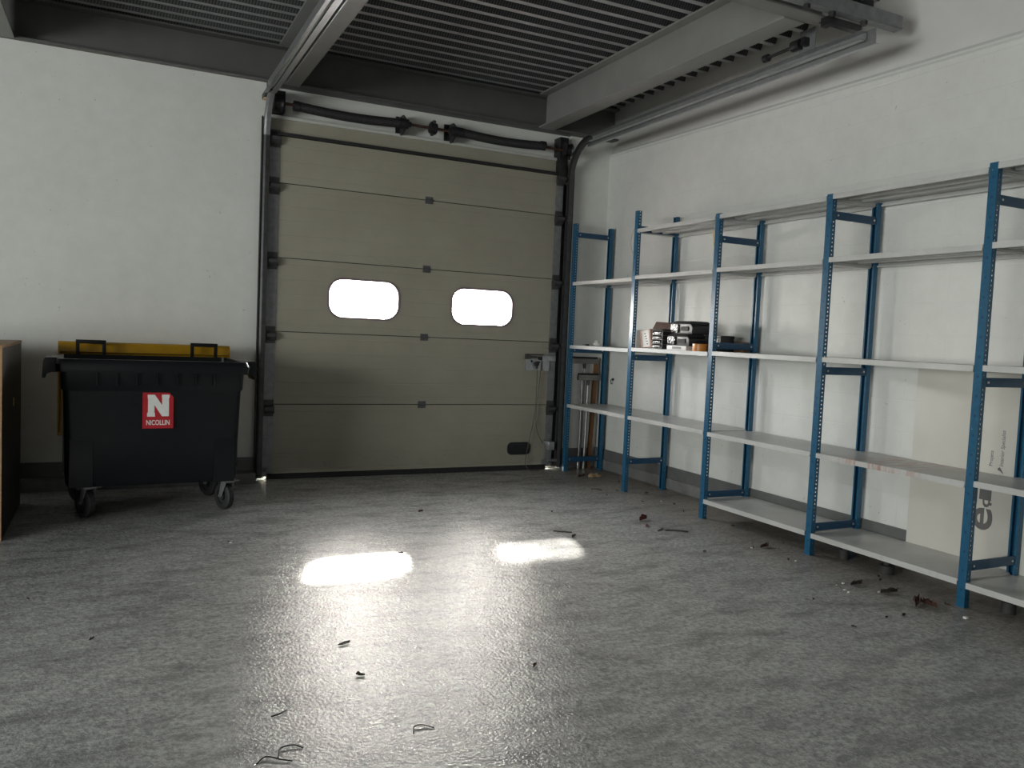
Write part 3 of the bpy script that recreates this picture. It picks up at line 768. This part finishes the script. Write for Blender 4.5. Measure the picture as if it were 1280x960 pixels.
# ------------------------------------------------------------------ cabinet at the picture's edge
cab = thing('storage_cabinet', 'dark brown wooden cabinet with tan front edge beside the bin', 'cabinet', (-1.1, -1.08, 0)); U = Under(cab)
U.put(MB().box(-.578, -.56, -1.585, -.55, 0.0, 1.10), 'side_panel', M['cabinet'], .001)
U.put(MB().box(-1.64, -.558, -1.60, -.545, 1.10, 1.118), 'top_panel', M['chip_edge'], .001)
U.put(MB().box(-.579, -.5595, -1.6015, -1.585, 0.0, 1.10), 'edge_band', M['chip_edge'], label='tan front edge')
U.put(MB().box(-1.64, -1.622, -1.585, -.55, 0.0, 1.10).box(-1.622, -.578, -.57, -.55, 0, 1.10).box(-1.622, -.578, -1.56, -.57, .06, .08), 'carcass', M['cabinet'])
U.put(MB().box(-1.10, -.582, -1.603, -1.585, .05, 1.095).box(-1.62, -1.104, -1.603, -1.585, .05, 1.095), 'door', M['cabinet'], .001)
m = MB(); m.prism(rounded(-1.0, .742, .028, .055, .013), 'x', -.5605, -.557); U.put(m, 'key_plate', M['brass'], label='small brass plate')

# ------------------------------------------------------------------ things on the shelves
def place(name, label, cat, loc, rz=0, group=None): return thing(name, label, cat, loc, rz, group)
Z1 = 1.2365
b = place('cardboard_box', 'open brown cardboard box at the back of the middle shelf', 'box', (4.262, -1.285, Z1), radians(0))
m = MB(); W_, D_, H_ = .068, .165, .155; t_ = .006
m.box(-W_, W_, -D_, D_, 0, t_); m.box(-W_, -W_+t_, -D_, D_, 0, H_); m.box(W_-t_, W_, -D_, D_, 0, H_); m.box(-W_, W_, -D_, -D_+t_, 0, H_); m.box(-W_, W_, D_-t_, D_, 0, H_)
m.build('carton', M['card_dark'], b)
m = MB(); m.hexa([(-W_, -D_, H_), (-W_, D_, H_), (-W_+.005, D_, H_), (-W_+.005, -D_, H_)], [(-W_+.03, -D_+.03, H_+.065), (-W_+.03, D_-.02, H_+.075), (-W_+.036, D_-.02, H_+.075), (-W_+.036, -D_+.03, H_+.065)])
m.build('flap', M['card_dark'], b); m = MB()
m.hexa([(W_-.005, -D_, H_), (W_-.005, D_, H_), (W_, D_, H_), (W_, -D_, H_)], [(W_-.02, -D_+.03, H_+.06), (W_-.02, D_-.02, H_+.065), (W_-.014, D_-.02, H_+.065), (W_-.014, -D_+.03, H_+.06)])
m.build('flap', M['card_dark'], b)
b = place('document_sleeve', 'white labelled pink card sleeve leaning on the cardboard box', 'sleeve', (4.03, -1.31, Z1), radians(10))
m = MB(); T = Matrix.Rotation(radians(-11), 4, 'X')
m.box(-.022, .022, -.06, .06, 0, .155, Matrix.Rotation(radians(0), 4, 'Z') @ T); m.v = [(x, y, max(z, 0)) for x, y, z in m.v]
m.build('card_body', M['paper_pink'], b, .002)
m = MB(); m.box(-.0235, -.0218, -.045, .035, .012, .15, T); m.mat(1)
for k in range(5): m.box(-.0242, -.0234, -.03+.004*k, -.01+.004*k, .03+.022*k, .038+.022*k, T)
m.build('label', [M['paper'], M['ink']], b)
b = place('paper_card', 'thin white card standing beside the second blue upright', 'card', (4.035, -1.205, Z1), radians(3))
m = MB(); m.box(-.06, .06, -.004, .004, 0, .15); m.build('card', M['paper'], b)
b = place('letter_tray', 'black stacking trays holding clear film packets on the middle shelf', 'tray', (4.065, -1.525, Z1), radians(-3))
for k in range(4):
    m = MB(); z = .004+.036*k
    m.box(-.10, .10, -.075, .075, z, z+.004); m.box(-.10, -.096, -.075, .075, z, z+.012); m.box(.096, .10, -.075, .075, z, z+.033); m.box(-.10, .10, -.075, -.071, z, z+.033); m.box(-.10, .10, .071, .075, z, z+.033)
    tr = m.build('tray', M['black_plastic'], b, .001)
    m = MB(); m.box(-.108, .09, -.058, .05, z+.006, z+.024)
    m.build('film_packet', M['film'], tr, .006)
m = MB(); m.box(-.115, .10, -.085, .085, .150, .158)
for k in range(4): m.box(-.09, .08, -.06+.034*k, -.048+.034*k, .158, .163)
m.build('lid', M['grey_plastic'], b, .002)
b = place('flat_carton', 'flat white carton lying under the black tool cases', 'box', (4.07, -1.755, Z1), radians(1))
m = MB(); m.box(-.09, .10, -.12, .12, 0, .034); m.build('carton', M['paper'], b, .003)
m = MB(); m.box(-.0915, -.0898, -.06, .05, .008, .026); m.build('print', M['ink'], b)
def toolcase(loc, rz, label, sx, sy, sz):
    b = place('equipment_case', label, 'case', loc, rz, None)
    m = MB(); m.prism([(-sy, 0), (sy, 0), (sy, sz*.55), (sy*.85, sz*.8), (-sy*.85, sz*.8), (-sy, sz*.55)], 'x', -sx, sx); m.build('shell', M['black_plastic'], b, .006)
    m = MB(); m.hexa([(-sx-.02, -sy*.9, sz*.78), (sx, -sy*.95, sz*.78), (sx, sy*.95, sz*.78), (-sx-.02, sy*.9, sz*.78)], [(-sx+.02, -sy*.75, sz), (sx-.02, -sy*.8, sz), (sx-.02, sy*.8, sz), (-sx+.02, sy*.75, sz)]); m.build('lid', M['grey_plastic'], b, .004)
    m = MB(); m.box(-sx-.012, -sx-.001, sy*.2, sy*.9, sz*.08, sz*.74); m.build('film_wrap', M['film'], b, .006)
    m = MB(); m.prism(rounded(-sy*.35, sz*.4, sy*.7, sz*.36, sz*.1), 'x', -sx-.008, -sx+.001); m.build('label_plate', M['grey_plastic'], b)
    return b
toolcase((4.08, -1.76, Z1+.034), radians(1), 'black film wrapped equipment case resting on the flat white carton', .09, .135, .095)
toolcase((4.11, -1.765, Z1+.1295), radians(-2), 'black equipment case with open flap topmost of the stack', .095, .142, .10)
b = place('parts_box', 'small black box behind the roll of orange tape', 'box', (4.19, -2.02, Z1), radians(0))
m = MB(); m.box(-.065, .065, -.085, .085, 0, .12); m.box(-.068, .068, -.088, .088, .105, .125); m.build('carton', M['black_plastic'], b, .004)
m = MB(); m.box(-.0695, -.0675, -.06, .03, .07, .10); m.build('label', M['paper'], b)
b = place('tape_roll', 'roll of orange packing tape lying at the shelf front', 'tape roll', (4.03, -1.985, Z1))
m = MB(); nseg = 36; prof = [(.058, 0), (.058, .056), (.040, .056), (.040, 0)]
vs = [(r*cos(2*pi*k/nseg), r*sin(2*pi*k/nseg), z) for k in range(nseg) for r, z in prof]
m.add(vs, [(k*4+i, k*4+(i+1) % 4, ((k+1) % nseg)*4+(i+1) % 4, ((k+1) % nseg)*4+i) for k in range(nseg) for i in range(4)])
m.build('tape', M['tape'], b, .002)
m = MB(); prof = [(.0399, .001), (.0399, .055), (.036, .055), (.036, .001)]
vs = [(r*cos(2*pi*k/nseg), r*sin(2*pi*k/nseg), z) for k in range(nseg) for r, z in prof]
m.add(vs, [(k*4+i, k*4+(i+1) % 4, ((k+1) % nseg)*4+(i+1) % 4, ((k+1) % nseg)*4+i) for k in range(nseg) for i in range(4)])
m.build('core', M['cardboard'], b)
b = place('flat_parcel', 'flat brown parcel lying behind the third blue upright', 'parcel', (4.297, -2.135, 1.2365), radians(0))
m = MB(); m.box(-.03, .03, -.06, .06, 0, .075); m.hexa([(-.03, -.06, .075), (.03, -.06, .075), (.03, .06, .075), (-.03, .06, .075)], [(-.02, -.05, .083), (.03, -.055, .081), (.03, .055, .081), (-.02, .05, .083)]); m.build('parcel', M['cardboard'], b, .003)
# first bay: small clutter
b = place('hand_tool', 'small black hand tool lying on the first bay shelf', 'tool', (4.05, -.27, 1.2255), radians(75))
m = MB(); m.tube([(-.09, 0, .009), (-.02, 0, .010), (0, 0, .010)], [.008, .009, .006], 10); m.build('handle', M['black_plastic'], b)
m = MB(); m.box(0, .09, -.007, .007, .006, .012); m.build('blade', M['black_metal'], b, .001)
b = place('crumpled_paper', 'crumpled white paper on the first bay shelf', 'paper', (4.13, -.345, 1.2255))
m = MB(); bm = bmesh.new(); bmesh.ops.create_icosphere(bm, subdivisions=2, radius=.03)
rr_ = random.Random(3)
for v in bm.verts: v.co = v.co*(.75+.5*rr_.random()); v.co.z = max(v.co.z, -.022)+.022; v.co.x *= 1.3
m.add([v.co[:] for v in bm.verts], [[v.index for v in f_.verts] for f_ in bm.faces]); bm.free()
m.build('paper', M['paper'], b, smooth=False)

# ------------------------------------------------------------------ poles and plank leaning in the corner behind the rack
def squeegee(loc, h, label, wid, dots):
    b = place('floor_squeegee', label, 'squeegee', loc)
    m = MB(); m.tube([(0, 0, 0), (.0, -.012, h)], .0125, 10); m.build('pole', M['alu'], b)
    m = MB(); m.box(-wid/2, wid/2, -.028, .004, h, h+.05)
    if dots:
        for k in range(8): m.tube([(-wid/2+.03+k*(wid-.06)/7, -.028, h+.026), (-wid/2+.03+k*(wid-.06)/7, -.031, h+.026)], .006, 8)
    hd = m.build('head', M['squeegee'], b, .004)
    m = MB(); m.box(-wid/2, wid/2, -.014, -.008, h+.05, h+.068); m.build('blade', M['rubber'], hd)
    m = MB(); m.tube([(0, -.012, h-.05), (0, -.012, h+.004)], [.014, .018], 10); m.build('socket', M['black_plastic'], b)
    return b
squeegee((4.205, .005, 0), 1.045, 'taller upturned floor squeegee leaning in the corner behind the rack', .30, False)
squeegee((4.225, -.045, 0), .885, 'shorter upturned floor squeegee with a perforated head in the corner', .24, True)
for x, yy, hh, lab in ((4.172, -.03, .93, 'bare grey metal pole standing beside the squeegee poles'), (4.255, -.012, .94, 'bare grey metal pole standing next to the brown plank')):
    b = place('metal_pole', lab, 'pole', (x, yy, 0))
    m = MB(); m.tube([(0, 0, 0), (.002, .004, hh)], .011, 10); m.build('tube', M['alu'], b)
    m = MB(); m.tube([(.002, .004, hh-.01), (.002, .004, hh+.012)], .0128, 10); m.build('end_cap', M['black_plastic'], b)
m = MB(); m.hexa([(4.285, -.018, .0), (4.325, -.018, 0), (4.325, .012, 0), (4.285, .012, 0)], [(4.325, -.012, 1.09), (4.368, -.012, 1.09), (4.368, .014, 1.09), (4.325, .014, 1.09)])
tag(m.build('wooden_plank', M['wood'], None, .002, org=(4.305, 0, 0)), 'narrow brown wooden plank leaning in the corner by the rack', 'plank')

# ------------------------------------------------------------------ printed panel leaning behind the rack
pb = thing('printed_panel', 'off white printed board standing against the wall behind the shelving', 'board', (4.385, -4.2, 0)); U = Under(pb)
U.put(MB().box(4.3785, 4.3815, -5.0, -3.612, .0005, 1.205), 'board', M['panel'], .001)
def wall_text(txt, size, yy, zz, length=None, shear=0, weight=0, name='lettering', lenis=None):
    me = text_mesh(txt, size, .0004, shear, weight)
    xs = [v.co.x for v in me.vertices]; s = (length/(max(xs)-min(xs))) if length else 1
    # x -> +z, y -> +y (text reads upwards), normal -> -x
    R_ = Matrix(((0, 0, -1, 0), (0, 1, 0, 0), (1, 0, 0, 0), (0, 0, 0, 1)))
    me.transform(Matrix.Translation(Vector((4.3782, yy, zz))-Vector(pb.location)) @ R_ @ Matrix.Diagonal((s, 1, 1, 1)) @ Matrix.Translation((-min(xs), 0, 0)))
    me.materials.clear(); me.materials.append(M['ink'])
    o = bpy.data.objects.new(name, me); COL.objects.link(o); o.parent = pb; return o
wall_text('Projets', .030, -4.118, .690, .085)
wall_text('Interior Specialist', .030, -4.178, .695, .20, .22)
wall_text('e', .225, -4.135, .325, .125, 0, .004, 'logo_letter')
wall_text('d', .085, -4.118, .455, .06, 0, .0015, 'logo_letter')
m = MB(); pl = [(-4.055, .495), (-4.125, .495), (-4.125, .60), (-4.10, .615), (-4.075, .61), (-4.058, .59)]
m.prism(pl, 'x', 4.3776, 4.3788); U.put(m, 'logo_block', M['ink'], smooth=False)
m = MB(); m.prism([(-4.028, .475), (-4.045, .475), (-4.045, .64), (-4.028, .64)], 'x', 4.3776, 4.3788); m.prism([(-4.115, .47), (-4.13, .47), (-4.13, .485), (-4.115, .485)], 'x', 4.3776, 4.3788); U.put(m, 'logo_bar', M['ink'], smooth=False)
m = MB(); m.prism([(-4.150, .672), (-4.158, .672), (-4.182, .655), (-4.178, .664), (-4.16, .690), (-4.150, .685)], 'x', 4.3776, 4.3788); U.put(m, 'tick_mark', M['ink'], smooth=False)

# dark feet left on the floor under the lowest shelf
def foot(x, y, h, r, label):
    b = place('rubber_foot', label, 'foot', (x, y, 0), random.random()*3)
    m = MB(); m.tube([(0, 0, 0), (0, 0, h*.55), (0, 0, h*.6)], [r, r*.95, r*.8], 12); m.build('base', M['foot'], b)
    m = MB(); m.tube([(0, 0, h*.58), (0, 0, h)], [r*.42, r*.38], 10); m.build('stem', M['foot'], b)
foot(4.10, -3.40, .10, .032, 'dusty dark foot under the lowest shelf beside the fourth upright')
foot(4.09, -3.72, .085, .045, 'squat dusty dark foot under the middle of the lowest shelf')
foot(4.10, -4.44, .10, .036, 'dusty dark foot under the lowest shelf beyond the nearest upright')

# wall hook, wire loop, paper strip
hk = MB(); hk.tube([(XW, -.22, .905), (XW-.012, -.22, .905)], .014, 8); hk.tube(cord_path([(XW-.012, -.22, .905), (XW-.03, -.22, .90), (XW-.03, -.22, .875), (XW-.022, -.22, .862), (XW-.012, -.22, .87)]), .004, 6)
tag(hk.build('wall_hook', M['dark_metal'], org=(XW, -.22, .9)), 'small dark hook screwed into the white wall behind the first bay', 'hook')
m = MB(); m.tube(cord_path([(XF-.002, -1.155, 2.24), (XF-.012, -1.135, 2.18), (XF-.014, -1.13, 2.12), (XF-.010, -1.14, 2.06), (XF-.004, -1.155, 2.03)]), .0018, 5)
tag(m.build('wire_loop', M['straw'], org=(XF, -1.155, 2.03)), 'thin straw coloured wire looped on the second upright', 'wire')
m = MB()
m.hexa([(4.30, -1.72, 2.20), (4.30, -1.745, 2.20), (4.302, -1.745, 2.20), (4.302, -1.72, 2.20)], [(4.303, -1.742, 2.075), (4.303, -1.758, 2.075), (4.305, -1.758, 2.075), (4.305, -1.742, 2.075)])
tag(m.build('paper_strip', M['yellow_paper'], org=(4.3, -1.73, 2.2)), 'yellowed paper strip hanging under the top shelf', 'paper strip')

# ------------------------------------------------------------------ litter on the floor
def leaf(x, y, s, rz, mat, label, name='dry_leaf', cat='leaf', group=None, curl=.35):
    m = MB(); n_ = 6; vs = []; fs = []
    rl = random.Random(int((x*100+y*37)*10))
    for i in range(n_+1):
        t = i/n_; wd = s*.42*sin(pi*min(max(t, .04), .97))*(.8+.4*rl.random()); xx = (t-.5)*2*s
        for j in (-1, 0, 1):
            vs.append((xx, j*wd, .002+s*curl*abs(j)*(.3+rl.random())+s*.25*t*t*rl.random()))
    for i in range(n_):
        for j in range(2): a = i*3+j; fs.append((a, a+1, a+4, a+3))
    k = len(vs); vs += [(a, b, c+.0012) for a, b, c in vs]; fs2 = [tuple(reversed(q)) for q in fs]+[tuple(i+k for i in q) for q in fs]
    m.add(vs, fs2); o = m.build(name, M[mat], None); o.location = (x, y, 0); o.rotation_euler = (0, 0, rz)
    tag(o, label, cat, group); return o
leaf(3.47, -2.15, .042, .3, 'leaf_red', 'curled maroon leaf on the open floor before the third upright', curl=.7)
leaf(3.38, -2.33, .035, 1.0, 'leaf_red', 'flat maroon leaf lying just nearer than the curled maroon leaf', curl=.15)
leaf(4.06, -.53, .06, -.5, 'straw', 'pale brown leaf at the foot of the first bay', curl=.5)
leaf(3.96, -.46, .045, .2, 'leaf', 'dark brown leaf beside the pale leaf under the first bay', curl=.4)
leaf(3.75, -4.19, .055, .5, 'leaf', 'large crumpled brown leaf left of the nearest upright', curl=.7)
leaf(3.80, -4.22, .04, 1.8, 'leaf', 'small brown leaf touching the large crumpled leaf', curl=.6)
leaf(2.72, -2.44, .03, .6, 'twig', 'dark leaf scrap beside the smaller patch of sunlight', curl=.3)
leaf(.87, -3.74, .026, .2, 'twig', 'dark leaf scrap within the bright window reflection', curl=.2)
leaf(3.72, -3.83, .05, .1, 'twig', 'dark dry leaf among white plaster crumbs', curl=.3)
leaf(3.77, -4.0, .05, -.3, 'twig', 'dark dry leaf between the plaster crumbs and the large crumpled leaf', curl=.4)
leaf(3.80, -3.03, .042, .2, 'leaf', 'brown leaf on the floor before the lowest shelf of the third bay', curl=.5)
spots = [(3.98, -3.76), (3.92, -3.82), (3.52, -4.29), (3.41, -4.28), (3.14, -4.32), (1.51, -4.21), (2.94, -1.74), (2.00, -1.49), (1.52, -2.50), (.63, -1.97), (-.06, -3.36), (-.33, -2.75), (3.95, -2.0), (3.72, -3.32), (3.33, -3.01), (3.27, -3.95), (3.72, -3.01), (3.9, -4.25), (.85, -4.06), (3.85, -1.6), (4.05, -1.75), (4.1, -1.3), (3.7, -1.3), (4.0, -2.5), (3.9, -1.15), (4.15, -.8)]
for i, (x, y) in enumerate(spots):
    leaf(x, y, .011+.010*random.random(), random.random()*6, ('twig', 'leaf', 'twig', 'leaf')[i % 4], 'tiny dry plant scrap scattered on the concrete floor', 'plant_scrap', 'debris', 'plant scraps on the floor', .5)
def twig(pts, r, label, mat='twig', name='twig', cat='twig'):
    P_ = cord_path([(a, b, r+c) for a, b, c in pts], 6); org = P_[0].copy(); org.z = 0
    m = MB(); m.tube(P_, r, 6); tag(m.build(name, M[mat], None, org=org), label, cat)
twig([(3.43, -2.47, 0), (3.50, -2.50, .001), (3.56, -2.555, 0)], .0045, 'straight dark twig lying before the second bay')
twig([(3.37, -2.47, 0), (3.42, -2.44, .002), (3.45, -2.41, 0)], .004, 'short dark twig beside the straight twig')
twig([(2.66, -2.27, 0), (2.71, -2.31, .001), (2.76, -2.345, 0)], .004, 'brown twig at the edge of the smaller patch of sunlight')
twig([(3.71, -1.04, 0), (3.75, -1.06, .004), (3.78, -1.10, 0)], .004, 'bent twig beside the second upright')
twig([(.89, -4.55, 0), (.905, -4.515, .004), (.935, -4.515, .004), (.965, -4.54, 0)], .002, 'curled wire offcut in front of the window reflection', 'black_metal', 'wire_offcut', 'wire')
twig([(.465, -4.545, 0), (.48, -4.50, .004), (.52, -4.495, .004), (.545, -4.515, 0)], .002, 'curled wire offcut lying beyond the nearest wire', 'black_metal', 'wire_offcut', 'wire')
twig([(.40, -4.56, 0), (.43, -4.535, .004), (.47, -4.565, .003), (.50, -4.58, 0)], .002, 'curled wire offcut nearest the camera', 'black_metal', 'wire_offcut', 'wire')
twig([(.49, -4.275, 0), (.52, -4.27, .003), (.545, -4.245, 0)], .0025, 'short bent dark wire beside the window reflection', 'black_metal', 'wire_offcut', 'wire')
def chip(x, y, s, label, group=None):
    m = MB(); r_ = random.Random(int(x*1000)); pts = [(s*(.7+.5*r_.random())*cos(a), s*(.7+.5*r_.random())*sin(a)*.7) for a in [k*pi/3 for k in range(6)]]
    m.prism(pts, 'z', .0, s*.5); o = m.build('plaster_chip', M['chip_white'], None, s*.08); o.location = (x, y, 0); tag(o, label, 'chip', group)
chip(3.80, -4.42, .016, 'single white plaster chip lying before the nearest upright')
for x, y in ((3.57, -3.88), (3.60, -3.80), (3.66, -3.79), (3.56, -3.92), (3.73, -3.97), (3.79, -3.98), (3.70, -3.02), (3.81, -3.01), (4.02, -1.62), (.64, -1.99), (3.75, -3.35)):
    chip(x, y, .006+.007*random.random(), 'tiny white plaster crumb on the concrete floor', 'plaster crumbs on the floor')

# ------------------------------------------------------------------ light
def area(name, loc, rot, sx, sy, power, col):
    l = bpy.data.lights.new(name, 'AREA'); l.shape = 'RECTANGLE'; l.size = sx; l.size_y = sy; l.energy = power; l.color = col
    o = bpy.data.objects.new(name, l); COL.objects.link(o); o.location = loc; o.rotation_euler = rot; return o
# weak fill lamp added behind the camera; the back wall is solid
area('rear_fill_light', (-2.5, YB+.06, 1.7), (radians(90), 0, 0), 5.2, 2.9, 14, (.98, 1.0, .965))
area('side_window_daylight', (XL+.06, -6.3, 1.35), (0, radians(-90), 0), 1.7, 4.5, 185, (.97, 1.0, .965))
sd = Vector((-.722, -2.72, -1.53)).normalized()
sl = bpy.data.lights.new('sun', 'SUN'); sl.energy = 8.5; sl.angle = radians(1.2); sl.color = (1.0, .955, .88)
so = bpy.data.objects.new('sun', sl); COL.objects.link(so); so.location = (3, 6, 5); so.rotation_euler = sd.to_track_quat('-Z', 'Y').to_euler()
# daylight portals over the two door windows
for cx, cz, ww, hh in WIN:
    l = bpy.data.lights.new('window_portal', 'AREA'); l.shape = 'RECTANGLE'; l.size = ww+.1; l.size_y = hh+.1; l.cycles.is_portal = True
    o = bpy.data.objects.new('window_portal', l); COL.objects.link(o); o.location = (cx, .10, cz); o.rotation_euler = (radians(-90), 0, 0)
wd = bpy.data.worlds.new('sky'); scene.world = wd; wd.use_nodes = True; nt = wd.node_tree; nt.nodes.clear()
sky = nt.nodes.new('ShaderNodeTexSky'); sky.sky_type = 'NISHITA'; sky.sun_disc = False
sky.sun_elevation = math.asin(-sd.z); sky.sun_rotation = math.atan2(-sd.x, -sd.y)
sky.dust_density = 2.5; sky.air_density = 1.0; sky.altitude = 50
bg = nt.nodes.new('ShaderNodeBackground'); bg.inputs[1].default_value = 2.5
ow = nt.nodes.new('ShaderNodeOutputWorld'); hs = nt.nodes.new('ShaderNodeHueSaturation'); hs.inputs['Saturation'].default_value = .45
nt.links.new(sky.outputs[0], hs.inputs['Color']); nt.links.new(hs.outputs[0], bg.inputs[0]); 
hz = nt.nodes.new('ShaderNodeBackground'); hz.inputs[0].default_value = (1.0, .985, .95, 1); hz.inputs[1].default_value = 23.0   # bright hazy overcast
sm = nt.nodes.new('ShaderNodeAddShader'); nt.links.new(bg.outputs[0], sm.inputs[0]); nt.links.new(hz.outputs[0], sm.inputs[1]); nt.links.new(sm.outputs[0], ow.inputs[0])

# ------------------------------------------------------------------ camera
cam = bpy.data.cameras.new('camera'); co = bpy.data.objects.new('camera', cam); COL.objects.link(co)
def cam_axes(y_, p_, r_):
    f_ = Vector((sin(y_)*cos(p_), cos(y_)*cos(p_), sin(p_))); rt = Vector((cos(y_), -sin(y_), 0)); up = rt.cross(f_)
    return rt*cos(r_)+up*sin(r_), -rt*sin(r_)+up*cos(r_), f_
rt, up, fwd = cam_axes(0.455151, -0.060043, 0.043523)
co.matrix_world = Matrix(((rt.x, up.x, -fwd.x, 0.007259), (rt.y, up.y, -fwd.y, -6.964885), (rt.z, up.z, -fwd.z, 1.298027), (0, 0, 0, 1)))
cam.sensor_width = 36; cam.lens = 28.648821; cam.clip_start = .05; cam.clip_end = 200
scene.camera = co

scene.view_settings.view_transform = 'Standard'; scene.view_settings.look = 'None'
scene.view_settings.exposure = 1.25; scene.view_settings.gamma = 1.0; scene.view_settings.use_curve_mapping = False
scene.cycles.use_denoising = True
scene.cycles.max_bounces = 10; scene.cycles.diffuse_bounces = 6; scene.cycles.transparent_max_bounces = 16
scene.cycles.sample_clamp_indirect = 6.0
scene.cycles.caustics_reflective = False
